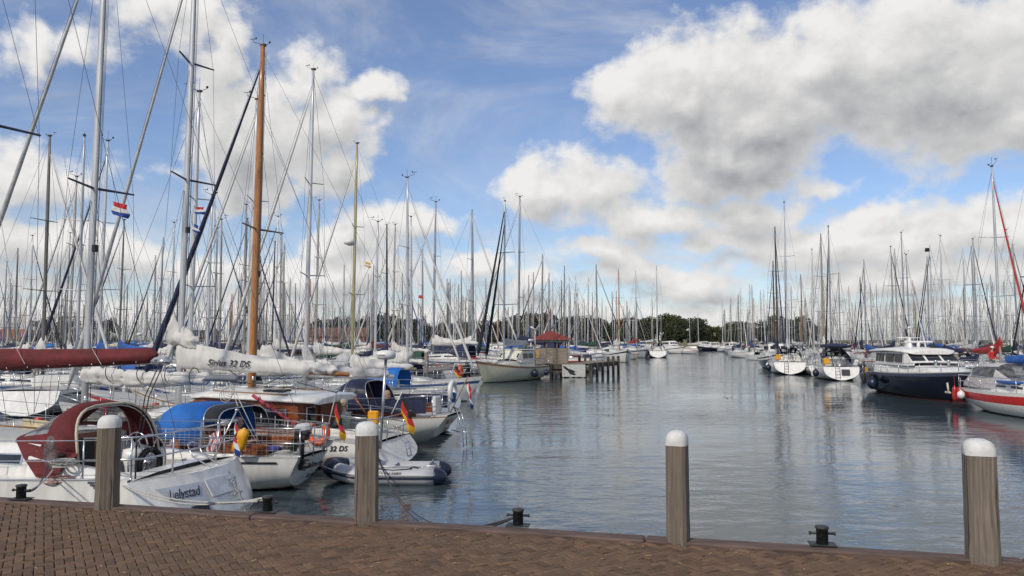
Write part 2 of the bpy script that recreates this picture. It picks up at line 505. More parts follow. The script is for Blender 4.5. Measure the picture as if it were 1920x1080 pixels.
BW = 0.061
rb = random.Random(3)
mb = MB(); shades = []
ca, sa_ = math.cos(R(45)), math.sin(R(45))
def add_brick(cx, cy, horiz):
    x = (cx * ca - cy * sa_) * BW; y = (cx * sa_ + cy * ca) * BW
    if not (-9.5 < x < 8.5 and 3.0 < y < EDGE - .165): return
    w, h = (BW * 2 - .005, BW - .005) if horiz else (BW - .005, BW * 2 - .005)
    z = QZ + rb.uniform(-.0035, .0035); tl = [rb.uniform(-.003, .003) for _ in range(4)]
    an = R(45) + rb.uniform(-.025, .025); c_, s_ = math.cos(an), math.sin(an)
    vs = []
    for k, (zz, e) in enumerate(((-.02, 0), (-.005, 0), (0, .006))):
        for i, (sx, sy) in enumerate(((-1, -1), (1, -1), (1, 1), (-1, 1))):
            lx, ly = sx * (w / 2 - e), sy * (h / 2 - e)
            vs.append((x + lx * c_ - ly * s_, y + lx * s_ + ly * c_, z + zz + tl[i]))
    fs = [(8, 9, 10, 11)] + [(k * 4 + i, k * 4 + (i + 1) % 4, k * 4 + 4 + (i + 1) % 4, k * 4 + 4 + i) for k in (0, 1) for i in range(4)]
    mb.add(vs, fs, 0, False); shades.extend([min(1, max(0, rb.gauss(.5, .26)))] * 12)
NB = int(10.8 / BW)
for a in range(-NB, NB * 2):
    for b in range(-NB, NB):
        x, y = a + 2 * b, a - 2 * b
        if abs(x) < 330 and abs(y) < 330:
            add_brick(x + 1, y + .5, True); add_brick(x + .5, y + 2, False)
o = tag(mb.build('quay_paving', brick_material()), kind='structure'); o.rotation_euler[2] = RU
att = o.data.attributes.new('shade', 'FLOAT', 'POINT'); att.data.foreach_set('value', shades)

KERBM = mat('kerb_timber', (0.115, 0.075, 0.060), 0.8, var=.3, scale=7, stretch=(.4, 4, 4), bump=.4, bscale=30)
mb = MB(); x = -40.0
while x < 40:
    l = rb.uniform(2.6, 3.4)
    mb.box((x + l / 2, EDGE - .08, QZ - .045 + rb.uniform(-.003, .003)), (l - .008, .16, .13), ch=.012); x += l
o = tag(mb.build('quay_kerb', KERBM), kind='structure'); o.rotation_euler[2] = RU

# dry straw and leaf scraps blown against the kerb
mb = MB()
for i in range(500):
    uu = rb.uniform(-8, 6.5); vv = EDGE - .17 - abs(rb.gauss(0, .28)) if rb.random() < .55 else rb.uniform(3.6, EDGE - .2)
    a = rb.uniform(0, 6.28); l = rb.uniform(.006, .028); w = rb.uniform(.0012, .004); z = QZ + .006 + rb.uniform(0, .004)
    dx, dy = math.cos(a) * l, math.sin(a) * l; ex, ey = -math.sin(a) * w, math.cos(a) * w
    mb.poly([(uu - dx - ex, vv - dy - ey, z), (uu + dx - ex, vv + dy - ey, z + .003), (uu + dx + ex, vv + dy + ey, z + .004), (uu - dx + ex, vv - dy + ey, z + .002)], rb.choice((0, 0, 1)))
o = tag(mb.build('straw_litter', [mat('straw', (0.38, 0.27, 0.12), .9), mat('dry_leaf', (0.14, 0.09, 0.04), .9)]), kind='stuff'); o.rotation_euler[2] = RU

# ------------------------------------------------------------------ mooring posts and bollards on the quay
def post_wood():
    m = bpy.data.materials.new('weathered_post_timber'); m.use_nodes = True
    t = NT(m.node_tree.nodes, m.node_tree.links); b = t.n['Principled BSDF']
    p = t.new('ShaderNodeTexCoord').outputs['Object']
    oi = t.new('ShaderNodeObjectInfo').outputs['Random']
    p = t.vmath('ADD', p, t.xyz(t.math('MULTIPLY', oi, 9.0), t.math('MULTIPLY', oi, 5.0), 0.0))
    wv = t.noise(t.vmath('MULTIPLY', p, (1, 1, .35)), 5, 3, .5, out='Color')
    q = t.vmath('ADD', p, t.vmath('MULTIPLY', wv, (.03, .03, 0)))
    g1 = t.noise(t.vmath('MULTIPLY', q, (1, 1, .028)), 60, 5, .6)
    g2 = t.noise(t.vmath('MULTIPLY', q, (1, 1, .03)), 22, 3, .5)
    c = t.mix(t.ramp(g1, .3, .7), (0.105, 0.085, 0.068), (0.23, 0.19, 0.15))
    c = t.mix(t.math('MULTIPLY', t.ramp(g2, .45, .7), .6), c, (0.115, 0.10, 0.085))
    crack = t.ramp(t.noise(t.vmath('MULTIPLY', q, (1, 1, .02)), 34, 2, .4), .66, .70)
    c = t.mix(t.math('MULTIPLY', crack, .9), c, (0.02, 0.016, 0.013))
    c = t.mix(t.math('MULTIPLY', t.ramp(t.noise(p, 4, 4, .6), .5, .7), .35), c, (0.13, 0.125, 0.075))
    c = t.mix(t.math('MULTIPLY', oi, .45), c, t.mix(.5, c, (0.10, 0.06, 0.035)))
    t.put(b.inputs['Base Color'], c); b.inputs['Roughness'].default_value = .85
    bn = t.new('ShaderNodeBump'); bn.inputs['Strength'].default_value = .8; bn.inputs['Distance'].default_value = .006
    t.put(bn.inputs['Height'], t.math('SUBTRACT', g1, t.math('MULTIPLY', crack, 1.5))); t.put(b.inputs['Normal'], bn.outputs[0])
    return m


POSTW = post_wood()
CAPM = mat('white_cap_paint', (0.62, 0.62, 0.60), .75, var=.14, scale=11)
def octo(w, c, z, sx=1.0): 
    a, b = w / 2, w / 2 - c
    return [(a * sx, -b, z), (a * sx, b, z), (b * sx, a, z), (-b * sx, a, z), (-a * sx, b, z), (-a * sx, -b, z), (-b * sx, -a, z), (b * sx, -a, z)]
post_spec = [
    ((-3.765, 7.16), .195, .045, 36, 'fluted grey timber mooring post with white cap beside the red-hooded white yacht', 1),
    ((-1.265, 6.59), .188, .03, 30, 'brown timber mooring post with knots and white cap standing before the grey dinghy', 0),
    ((1.25, 5.94), .152, .022, -12, 'slimmest timber mooring post with white cap standing before the open channel', 0),
    ((3.28, 5.44), .190, .028, -5, 'broad dark timber mooring post with low white cap, nearest of the four on the quay', 0)]
for (px_, py_), w, c, rz, lab, flute in post_spec:
    t_ = thing('mooring_post', lab, 'mooring post', (px_ + .024, py_ + .1, QZ - .02), R(rz) + RU, 'white-capped mooring posts along the quay')
    mb = MB(); hh = .76
    rings = []
    for k in range(13):
        z = hh * k / 12; g = 1 + .018 * math.sin(k * 1.7 + w * 30) * (1 - k / 14)
        ring = octo(w * g * (1.03 - .03 * k / 12), c, z)
        if flute:
            ring2 = []
            for i, p in enumerate(ring):
                q = ring[(i + 1) % 8]; ring2.append(p)
                ring2.append(((p[0] + q[0]) / 2 * .965, (p[1] + q[1]) / 2 * .965, z))
            ring = ring2
        rings.append(ring)
    mb.grid(rings, close=True, smooth=False)
    mb.build('post', POSTW, t_)
    mb = MB(); rings = []
    W_ = w + .003
    for z, s_ in ((hh - .001, 1.0), (hh + .030, 1.0), (hh + .055, .97), (hh + .080, .87), (hh + .098, .68), (hh + .108, .42), (hh + .112, .12)):
        rings.append(octo(W_ * s_, c * s_ * (1 + (z - hh) * 3), z))
    mb.grid(rings, close=True); mb.poly(rings[-1]); 
    mb.build('cap', CAPM, t_)
IRON = mat('painted_iron', (0.045, 0.05, 0.05), .5, .3, var=.35, scale=14, bump=.4, bscale=60)
for (px_, py_), lab in (((-4.70, 7.52), 'small iron mooring bollard on the kerb beside the fluted post and red-hooded yacht'),
                        ((-2.17, 6.98), 'small iron mooring bollard below the white yacht transom lettered Lelystad'),
                        ((.05, 6.46), 'small iron mooring bollard holding the long dark rope of the dinghy'),
                        ((2.31, 5.87), 'small iron mooring bollard without any rope between the two posts at the open water')):
    t_ = thing('mooring_bollard', lab, 'bollard', (px_, py_, QZ + .03), RU + R(4), 'iron bollards on the quay kerb')
    mb = MB(); mb.lathe((0, 0, 0), [(.043, .008), (.043, .115), (.050, .118), (.050, .132), (.043, .136), (0, .137)], 16); mb.build('barrel', IRON, t_)
    mb = MB(); mb.box((0, 0, .004), (.19, .12, .008)); mb.build('base_plate', IRON, t_)
    mb = MB(); mb.tube([(-.085, 0, .082), (.085, 0, .082)], .010, 8); mb.lathe((-.088, 0, .082), [(.014, -.006), (.014, .006), (0, .007)], 8, axis='x'); mb.lathe((.088, 0, .082), [(0, -.007), (.014, -.006), (.014, .006)], 8, axis='x'); mb.build('cross_bar', IRON, t_)

# ------------------------------------------------------------------ trees on the far bank
BARK = mat('bark', (0.09, 0.07, 0.05), .9, var=.3)
LEAFS = [mat('foliage_olive', (0.066, 0.078, 0.022), .8, var=.45, scale=.5), mat('foliage_deep', (0.036, 0.048, 0.018), .8, var=.4, scale=.5), mat('foliage_brown', (0.066, 0.058, 0.030), .8, var=.4, scale=.5)]
rt = random.Random(11)
def tree_meshes(k):
    r = random.Random(100 + k)
    tr = MB(); tr.tube([(0, 0, -1), (.1, 0, 3), (.2, .1, 7), (.1, 0, 11)], [.4, .3, .2, .08], 7)
    for i in range(7):
        a = r.uniform(0, 6.28); z = r.uniform(2.5, 7); l = r.uniform(2.5, 4)
        tr.tube([(.1, 0, z), (math.cos(a) * l * .6, math.sin(a) * l * .6, z + l * .5), (math.cos(a) * l, math.sin(a) * l, z + l)], [.14, .09, .03], 5)
    cr = MB(); lobes = []
    for i in range(15):
        a = r.uniform(0, 6.28); z = r.uniform(2.2, 12.2); q = math.sqrt(max(.05, 1 - ((z - 6.5) / 7.2) ** 2)) * 4.6
        rr = r.uniform(0, 1) ** .5 * q
        lobes.append((math.cos(a) * rr, math.sin(a) * rr, z, r.uniform(1.2, 2.5)))
    for lx, ly, lz, lr in lobes:
        for i in range(150):
            d = Vector((r.gauss(0, 1), r.gauss(0, 1), r.gauss(0, 1))).normalized() * lr * r.uniform(.5, 1.08)
            p = Vector((lx, ly, lz + d.z * .1)) + d; s_ = r.uniform(.16, .42)
            a = Vector((r.gauss(0, 1), r.gauss(0, 1), r.gauss(0, 1))).normalized(); b = a.orthogonal().normalized() * s_; c = a.cross(b).normalized() * s_ * .8
            cr.poly([p - b - c, p + b - c * .6, p + b * .8 + c, p - b * .7 + c])
    return tr.mesh('trunk'), cr.mesh('crown')
TV = [tree_meshes(k) for k in range(6)]
for a, b in TV: a.materials.append(BARK); b.materials.append(None)
kinds = ('olive green', 'dark green', 'brownish')
def tree(x, y, h, v, mi, lab, grp):
    t_ = thing('tree', lab, 'tree', (x, y, .8), rt.uniform(0, 6.28), grp, h / 13.6)
    a = bpy.data.objects.new('trunk', TV[v][0]); b = bpy.data.objects.new('crown', TV[v][1])
    for o in (a, b): C.objects.link(o); o.parent = t_
    b.material_slots[0].link = 'OBJECT'; b.material_slots[0].material = LEAFS[mi]
prof = [(590, 600), (640, 594), (700, 591), (760, 592), (800, 602), (830, 597), (880, 600), (930, 596), (1000, 588), (1060, 588), (1100, 595), (1150, 597), (1190, 594), (1240, 592), (1280, 590), (1320, 598), (1335, 607), (1350, 606), (1380, 602), (1400, 600), (1440, 598), (1455, 592), (1475, 600), (1490, 590), (1510, 590), (1526, 604)]
def pint(x):
    for (a, ya), (b, yb) in zip(prof, prof[1:]):
        if a <= x <= b: return ya + (yb - ya) * (x - a) / (b - a)
    return 604
n = 0; px_ = 588
while px_ < 1524:
    for row, Y in ((0, 388), (1, 402)):
        xx = px_ + rt.uniform(-7, 7) + row * 8; yy = Y + rt.uniform(-6, 6)
        h = (637 - pint(min(1524, max(591, xx)))) * yy / F + 2.4 + rt.uniform(-2.2, .3)
        mi = rt.choice((0, 0, 1)) if xx > 1215 else rt.choice((1, 2, 2))
        tree((xx - 960) / F * yy, yy, h, rt.randrange(6), mi,
             f'{"tall" if h > 14 else "lower"} {kinds[mi]} tree in the wooded far bank ' + ('at the open end of the channel' if 1240 < xx < 1345 else ('behind the masts right of the channel' if xx > 1340 else 'behind the masts left of the channel')),
             f'{"tall" if h > 14 else "lower"} {kinds[mi]} trees of the far bank ' + ('1' if 1240 < xx < 1345 else ('2' if xx > 1340 else '3')))
    px_ += 19
for px_, top, Y, mi, lab in ((72, 600, 300, 2, 'low brownish tree beyond the farthest masts near the orange roofed house'), (88, 597, 305, 2, 'low brown tree standing close beside the orange roofed house'), (118, 596, 310, 1, 'round dark tree beyond the masts between the two thick silver masts'),
                         (132, 592, 320, 0, 'olive tree seen left of the thick silver mast'), (190, 600, 318, 1, 'dark tree seen right of the thick silver mast'), (207, 598, 310, 2, 'brownish rounded tree beyond the blue hoisted sail bag'), (30, 612, 330, 1, 'low dark tree at the left edge above the masts'), (400, 616, 320, 2, 'low brown tree beyond the white sail covers')):
    tree((px_ - 960) / F * Y, Y, (637 - top) * Y / F + 2.2, rt.randrange(6), mi, lab, None)
# houses behind the masts
ROOFO = mat('orange_roof_tile', (0.36, 0.11, 0.045), .8, var=.25, scale=3); ROOFD = mat('dark_roof_tile', (0.07, 0.06, 0.06), .8)
BRICKW = mat('red_brick_wall', (0.24, 0.095, 0.06), .85, var=.2, scale=6); PLASTW = mat('pale_wall', (0.5, 0.46, 0.40), .85)
def house(px_, Y, w, d, hw, hr, wm, rm, lab):
    t_ = thing('house', lab, 'house', ((px_ - 960) / F * Y, Y, .9), 0)
    mb = MB(); mb.box((0, 0, hw / 2 - .3), (w, d, hw + .6)); mb.add([(-w / 2, -d / 2, hw), (-w / 2, d / 2, hw), (-w / 2, 0, hw + hr), (w / 2, -d / 2, hw), (w / 2, d / 2, hw), (w / 2, 0, hw + hr)], [(0, 1, 2), (4, 3, 5)], 0, False); mb.build('wall', wm, t_)
    mb = MB(); e = .5
    for s_ in (-1, 1): mb.add([(-w / 2 - e, s_ * (d / 2 + e), hw - .35), (w / 2 + e, s_ * (d / 2 + e), hw - .35), (w / 2 + e, 0, hw + hr + .05), (-w / 2 - e, 0, hw + hr + .05), (-w / 2 - e, s_ * (d / 2 + e), hw - .55), (w / 2 + e, s_ * (d / 2 + e), hw - .55), (w / 2 + e, 0, hw + hr - .15), (-w / 2 - e, 0, hw + hr - .15)], [(0, 1, 2, 3), (7, 6, 5, 4), (0, 4, 5, 1), (1, 5, 6, 2), (3, 7, 4, 0)], 0, False)
    r_ = mb.build('roof', rm, t_)
    mb = MB(); mb.box((w * .25, 0, hw + hr + .3), (.7, .7, 1.4)); mb.build('chimney', BRICKW, r_)
    for i in range(max(2, int(w / 3.2))):
        x = -w / 2 + 1.6 + i * 3.2
        if x > w / 2 - 1: break
        mb = MB(); mb.box((x, -d / 2 - .02, 1.6), (1.1, .08, 1.3)); f = mb.build('window', GLASS, t_)
        mb = MB()
        for q in ((0, .7, 1.3, .08), (0, -.7, 1.3, .08)): mb.box((x, -d / 2 - .05, 1.6 + q[1]), (q[2], .1, q[3]))
        for q in (-.6, .6, 0): mb.box((x + q, -d / 2 - .05, 1.6), (.08, .1, 1.32))
        mb.build('frame', WHITEP, f)
house(12, 300, 16, 8, 2.8, 3.4, PLASTW, ROOFO, 'long low house with orange tiled roof far behind the masts at the left edge')
house(60, 320, 12, 8, 2.8, 3.2, BRICKW, ROOFO, 'brick house with orange roof beyond the small trees at the left')
house(102, 330, 11, 8, 2.6, 3.4, BRICKW, ROOFO, 'orange roofed house seen between masts next to the white wind turbine')
house(375, 280, 12, 8, 3.5, 2.2, BRICKW, ROOFD, 'dark roofed building beyond the white sail covers and wooden mast')
house(640, 330, 22, 10, 4.0, 3.4, BRICKW, mat('weathered_brown_roof', (.17, .075, .05), .8, var=.2, scale=2), 'large red brick house before the dark wood at the far shore')

# ------------------------------------------------------------------ wooden piers and the hut
PIERW = mat('grey_pier_plank', (0.23, 0.19, 0.15), .85, var=.35, scale=5, stretch=(3, 3, 3), bump=.5, bscale=20)
PIERD = mat('dark_pier_beam', (0.085, 0.068, 0.056), .85, var=.35, scale=4, bump=.5, bscale=20)
HUTW = mat('hut_board', (0.27, 0.225, 0.175), .8, var=.2, scale=5, stretch=(.5, .5, 6))
def pier(lab, a, b, w, z=1.12, piles=6, fascia=.45, posts=None, skirt=0):
    a, b = Vector((*a, 0)), Vector((*b, 0)); d = b - a; L = d.length
    t_ = thing('wooden_pier', lab, 'pier', a, math.atan2(d.y, d.x))
    mb = MB(); x = 0
    while x < L: mb.box((x + .09, 0, z), (.17, w, .05)); x += .19
    mb.build('deck', PIERW, t_)
    for s_ in (-1, 1):
        mb = MB(); mb.box((L / 2, s_ * (w / 2 - .05), z - .03 - fascia / 2), (L, .09, fascia)); mb.build('side_beam', PIERD, t_)
        if skirt: mb = MB(); mb.box((L / 2, s_ * (w / 2 - .02), z - fascia - .25), (L, .06, .22)); mb.build('lower_beam', PIERD, t_)
    for i in range(piles):
        x = .3 + (L - .6) * i / max(1, piles - 1)
        for s_ in (-1, 1):
            tall = z + (.5 if posts and (i in posts) else -.04)
            mb = MB(); mb.box((x, s_ * (w / 2 + .03), tall / 2 - .5), (.2, .2, tall + 1), ch=.02); mb.build('pile', PIERD, t_)
    return t_
pier('grey wooden walkway pier with dark plank side behind the navy hooded yacht', (-6.3, 45.5), (-4.3, 61.0), 2.0, 1.15, 9, .5, skirt=1)
pier('wooden pier head on dark piles reaching into the channel beside the red roofed hut', (5.2, 64.4), (8.6, 71.5), 2.6, 1.15, 6, .35, posts=(3, 4, 5))
plat = pier('broad wooden platform carrying the red roofed hut above the water', (.8, 66.6), (6.0, 66.2), 5.0, 1.12, 5, .4, skirt=1)
# pale board on the platform front, with a flat black shape laid on it
mb = MB(); mb.box((0, 0, 0), (1.9, .04, 1.0)); nb = mb.build('notice_board', mat('white_board', (.5, .5, .47), .6, var=.15, scale=9)); nb.location = (5.05, 63.55, .58)
tag(nb, 'weathered white board with a flat black shape below the pier edge beside the hut', 'board')
mb = MB(); mb.add([(-.9, -.03, .4), (-.78, -.03, .18), (-.5, -.03, -.02), (-.3, -.03, -.3), (.05, -.03, -.38), (.2, -.03, -.3), (0, -.03, -.2), (.15, -.03, -.08), (-.1, -.03, .05), (-.4, -.03, .14), (-.7, -.03, .34)], [tuple(range(11))], 0, False)
mb.build('black_shape', BLACK, nb)
mb = MB(); mb.box((0, 0, 0), (.42, .04, .3)); sg = mb.build('sign', WHITEP); sg.location = (6.9, 65.35, .95); sg.rotation_euler[2] = R(57)
tag(sg, 'small white sign on the beam of the pier head on piles', 'sign')
hut = thing('pier_hut', 'open grey board shelter with red pyramid roof at the end of the pier', 'shelter', (3.3, 66.0, 1.15), R(0))
mb = MB()
for k in range(6): mb.box((0, -1.35, .1 + k * .21), (2.75, .05, .2)); mb.box((0, 1.35, .1 + k * .21), (2.75, .05, .2))
for k in range(6):
    for s_ in (-1, 1): mb.box((s_ * 1.38, 0, .1 + k * .21), (.05, 2.6, .2))
mb.build('wall', HUTW, hut)
for sx in (-1, -.33, .33, 1):
    for sy in (-1, 1):
        if abs(sx) < 1 and sy == -1 and sx < 0: pass
        mb = MB(); mb.box((sx * 1.33, sy * 1.33, .92), (.12, .12, 1.84)); mb.build('pillar', PIERW, hut)
mb = MB(); mb.box((0, 0, 1.86), (2.95, 2.95, .16)); mb.build('eaves_beam', mat('pale_beam', (.34, .31, .25), .8), hut)
mb = MB(); mb.grid([[(-1.75, -1.75, 1.96), (1.75, -1.75, 1.96), (1.75, 1.75, 1.96), (-1.75, 1.75, 1.96)], [(-.05, -.05, 2.72), (.05, -.05, 2.72), (.05, .05, 2.72), (-.05, .05, 2.72)]], close=True, smooth=False); mb.poly([(-1.75, -1.75, 1.96), (-1.75, 1.75, 1.96), (1.75, 1.75, 1.96), (1.75, -1.75, 1.96)])
rf = mb.build('roof', mat('dark_red_roof', (0.20, 0.035, 0.025), .75, var=.15, scale=5), hut)
mb = MB(); mb.tube([(0, 0, 2.7), (0, 0, 4.6)], .05, 8); mb.build('flue', mat('rust', (.17, .05, .03), .8), rf)
mb = MB(); mb.box((-1.15, -1.42, .75), (.28, .06, .62)); mb.build('life_jacket_box', YELLOW, hut)
# loose timbers behind the near boats: mooring piles in the water
pl = random.Random(5)
for px_, Y, h, lab in ((21, 33, .9, 'grey capped mooring pile in front of the white transom at the left edge'), (72, 36, 2.3, 'tall grey mooring pile behind the red hooded yacht'), (215, 32, 2.0, 'grey mooring pile behind the folded white sails'),
                       (612, 44, 2.0, 'grey mooring pile behind the navy sprayhood'), (800, 45, 2.4, 'grey mooring pile behind the blue sprayhood boats'), (1790, 52, 2.2, 'mooring pile behind the bow of the navy trawler')):
    t_ = thing('mooring_pile', lab, 'mooring pile', ((px_ - 960) / F * Y, Y, 0), pl.uniform(0, 1), 'wooden piles standing in the water')
    mb = MB(); mb.tube([(0, 0, -1), (0, 0, h)], [.14, .12], 9); mb.build('shaft', PIERW, t_)
    mb = MB(); mb.lathe((0, 0, h), [(.135, -.08), (.135, .02), (0, .07)], 9); mb.build('cap', GREYH, t_)

# ------------------------------------------------------------------ sailing boats
def hullpts(sp):
    """sections of a hull: x forward from the stern, y to port, z up from the waterline"""
    L, B = sp['L'], sp['B']; N = sp.get('N', 18); K = 10
    fs, fm, fb = sp['fs'], sp['fm'], sp['fb']; ts = sp['ts']; rs, rb_ = sp['rs'], sp['rb']; zst = sp.get('zst', -.02)
    xs = sorted(set([i / N for i in range(N + 1)] + [c / L for c in sp.get('cut', ())] + [.97, .985]))
    out = []
    for t in xs:
        if t < .42: s_ = t / .42; hb = ts + (1 - ts) * math.sin(s_ * math.pi / 2)
        else: s_ = (t - .42) / .58; hb = max(0.012, (1 - s_ ** 2.15)) ** .92
        hb *= B / 2
        if t > .3: zs = fm + (fb - fm) * ((t - .3) / .7) ** 2
        else: zs = fm + (fs - fm) * ((.3 - t) / .3) ** 2
        zk = zst + (-.42 - zst) * min(1, t / .35) ** .8 if t < .8 else -.42 + .25 * ((t - .8) / .2)
        ring = []
        wb = (zs - .05) / (zs - zk)
        ws = [wb * k / (K - 2) for k in range(K - 1)] + [wb + (1 - wb) * .5, 1.0] if wb < .97 else [.96 * k / (K - 2) for k in range(K - 1)] + [.98, 1.0]
        for k in range(K + 1):
            w = ws[k]
            y = hb * max(0, 1 - w ** sp.get('pa', 3.2)) ** sp.get('pb', .7); z = zs + (zk - zs) * w
            x = t * L
            if t > .6: x -= rb_ * w * ((t - .6) / .4) ** 2
            if t < .25: x += rs * w * ((.25 - t) / .25) ** 1.5
            ring.append((x, y, z))
        out.append((t, hb, zs, ring))
    return out


def hull_mesh(mb, sp):
    """slots: 0 topside, 1 boot top, 2 deck, 3 transom, 4 sheer stripe, 5 cockpit"""
    S = hullpts(sp); K = len(S[0][3]) - 1
    rings = []
    for t, hb, zs, r in S:
        rings.append([p for p in r] + [(p[0], -p[1], p[2]) for p in reversed(r[:-1])])
    n = len(rings[0])
    def mi(i, j):
        z = sum(rings[a][b][2] for a in (i, i + 1) for b in (j, j + 1)) / 4
        if z < .05: return 1
        jj = min(j, n - 2 - j)
        if sp.get('stripe') is not None and (jj in sp['stripe'] if isinstance(sp['stripe'], tuple) else jj == sp['stripe']): return 4
        return 0
    mb.grid(rings, mi)
    # transom
    bul = sp.get('bul', 0.0)
    if bul:
        r = S[0][3]; hb0 = S[0][1]; rows = []
        for x, y, z in r:
            rows.append([(x - bul * (1 - q * q) * (y / hb0), y * q, z) for q in [1 - k / 7 for k in range(15)]])
        mb.grid(rows, 3)
        x0, z0 = r[0][0], r[0][2]
        mb.grid([[(x0 + .01, p[1], z0 + .002) for p in rows[0]], [(p[0], p[1], z0 + .002) for p in rows[0]]], 2, smooth=False)
    r0 = rings[0]; c = (sum(p[0] for p in r0) / n, 0, sum(p[2] for p in r0) / n)
    if not bul: mb.add([c] + r0, [(0, i + 2, i + 1) for i in range(n - 1)] + [(0, 1, n)], 3, False)
    # deck with a cockpit well
    cx0, cx1, cw, cf = sp.get('ck', (0, 0, 0, 0))
    rows = []
    def row(x, hb, zs, inside):
        c0 = min(cw, hb * .8) if cw else hb * .5
        cam_ = .05; bul = .03
        ps = [(x, hb, zs), (x, hb - .0, zs + bul), (x, hb - min(.05, hb * .3), zs + bul), (x, hb - min(.055, hb * .35), zs)]
        zi = zs + cam_
        if inside: ps += [(x, c0, zi), (x, c0 - .03, zi - .02), (x, c0 - .06, cf), (x, 0, cf)]
        else: ps += [(x, c0, zi), (x, c0 - .03 if c0 > .05 else c0 * .5, zi + .002), (x, c0 * .5, zi + .01), (x, 0, zi + .015)]
        return ps + [(p[0], -p[1], p[2]) for p in reversed(ps[:-1])]
    for t, hb, zs, r in S:
        x = r[0][0]
        if cw and abs(x - cx0) < 1e-6: rows += [row(x, hb, zs, False), row(x + .001, hb, zs, True)]
        elif cw and abs(x - cx1) < 1e-6: rows += [row(x - .001, hb, zs, True), row(x, hb, zs, False)]
        else: rows.append(row(x, hb, zs, cw and cx0 < x < cx1))
    def dm(i, j):
        jj = min(j, 13 - j)
        if jj <= 2: return 2 if sp.get('rail') is None else 4
        return 5 if jj >= 5 and cw and cx0 - .01 < rows[i][0][0] + .005 < cx1 - .002 else 2
    mb.grid(rows, dm, smooth=False)


def coachroof(mb, x0, x1, w0, w1, z0, h0, h1, n=10, front=.9, aft=.05, sq=.86):
    """slot 0 body, 1 top"""
    rows = []
    for i in range(n + 1):
        t = i / n; x = x0 + (x1 - x0) * t; w = w0 + (w1 - w0) * t ** 1.4; h = h0 + (h1 - h0) * t
        k = 1.0
        if t > 1 - front * .35: k = math.sqrt(max(0.0, 1 - ((t - (1 - front * .35)) / (front * .35)) ** 2)) * .97 + .03
        if i == 0: k = 1.0
        hh = h * k
        zb = z0 - .06
        rows.append([(x, w, zb), (x, w * .98, z0 + hh * .35), (x, w * .94, z0 + hh * .75), (x, w * sq, z0 + hh * .97), (x, w * .5, z0 + hh * 1.06), (x, 0, z0 + hh * 1.1)])
    full = [r + [(p[0], -p[1], p[2]) for p in reversed(r[:-1])] for r in rows]
    mb.grid(full, lambda i, j: 1 if 3 <= j <= 6 else 0)
    mb.add(full[0], [tuple(range(len(full[0])))], 0, False)
    return full


def side_window(mb, full, t0, t1, a, b, side, n=4, mi=0, off=.012):
    """a pane lying just proud of the coachroof side between rows t0..t1"""
    N = len(full) - 1; rows = []
    m = len(full[0])
    for q in (a, b):
        r = []
        for i in range(n + 1):
            t = (t0 + (t1 - t0) * i / n) * N; k = min(int(t), N - 1); f = t - k
            def P(k_): 
                j = 1; p, s_ = Vector(full[k_][1]), Vector(full[k_][2]); return p.lerp(s_, q)
            p = P(k).lerp(P(k + 1), f)
            r.append((p.x, side * (p.y + off), p.z))
        rows.append(r)
    if side < 0: rows = rows[::-1]
    mb.grid(rows, mi, smooth=False)


def rig_mast(mb, H, x, z0, r=.085, top=.6, rake=.010, sq=.72):
    n = 8; pts = []; rr = []
    for i in range(n + 1):
        t = i / n; pts.append((x - rake * (H - z0) * t, 0, z0 + (H - z0) * t)); rr.append(r * (1 if t < .7 else 1 - (1 - top) * (t - .7) / .3))
    mb.tube(pts, rr, 10, up=(1, 0, 0), flat=sq)


def spreaders(mb, H, x, zs, w, sweep=.25):
    for z, ww in zs: mb.tube([(x - sweep, -ww, z + .06), (x, 0, z), (x - sweep, ww, z + .06)], [.018, .028, .018], 5)


def masthead(mb, H, x, r=1.0):
    if random.random() < .4: r *= .7
    mb.tube([(x, 0, H), (x, 0, H + .55 * r)], .009 * r, 4)
    mb.tube([(x, 0, H + .04), (x + .45 * r, .06, H + .2 * r)], .012 * r, 4); mb.tube([(x + .45 * r, .06, H + .2 * r), (x + .45 * r, .06, H + .34 * r)], .01 * r, 4)
    mb.box((x + .45 * r, .06, H + .34 * r), (.32 * r, .012, .02)); mb.box((x + .32 * r, .06, H + .36 * r), (.08 * r, .012, .09 * r))
    mb.tube([(x, -.02, H + .02), (x - .28 * r, -.05, H + .13 * r)], .012 * r, 4); mb.ball((x - .28 * r, -.05, H + .18 * r), .05 * r, 6)
    mb.box((x, 0, H + .03), (.17, .10, .07))


def rigging(mb, H, x, B, zd, xb, zb, xs, zs_, sp, r=.008, fore=.97):
    top = (x - .01 * H, 0, H - .15)
    mb.tube([(xb, 0, zb), (top[0], 0, H * fore)], r, 3)
    mb.tube([(xs, 0, zs_), top], r, 3)
    for s_ in (-1, 1):
        pts = [(x - .3, s_ * B * .46, zd)] + [(x - .28, s_ * w, z) for z, w in sp] + [top]
        mb.tube(pts, r, 3)
        mb.tube([(x - .3, s_ * B * .44, zd), (x - .05, 0, sp[0][0] - .05)], r, 3)
        mb.tube([(x + .25, s_ * B * .44, zd), (x - .02, 0, sp[0][0] - .1)], r, 3)
        if len(sp) > 1: mb.tube([(x - .27, s_ * sp[0][1], sp[0][0]), (x - .08, 0, sp[1][0] - .05)], r, 3)


def furled(mb, a, b, r=.065, n=12, seed=0, stripe=None):
    """rolled headsail on its stay, slot 1 = coloured sun strip"""
    q = random.Random(seed); a, b = Vector(a), Vector(b); pts, rr = [], []
    for i in range(n + 1):
        t = i / n; p = a.lerp(b, t) - Vector((0, 0, .12 * 4 * t * (1 - t)))
        pts.append(p); rr.append(r * (1.25 - .95 * t) * q.uniform(.9, 1.1) if 0 < i < n else r * .3)
    mb.tube(pts, rr, 7)


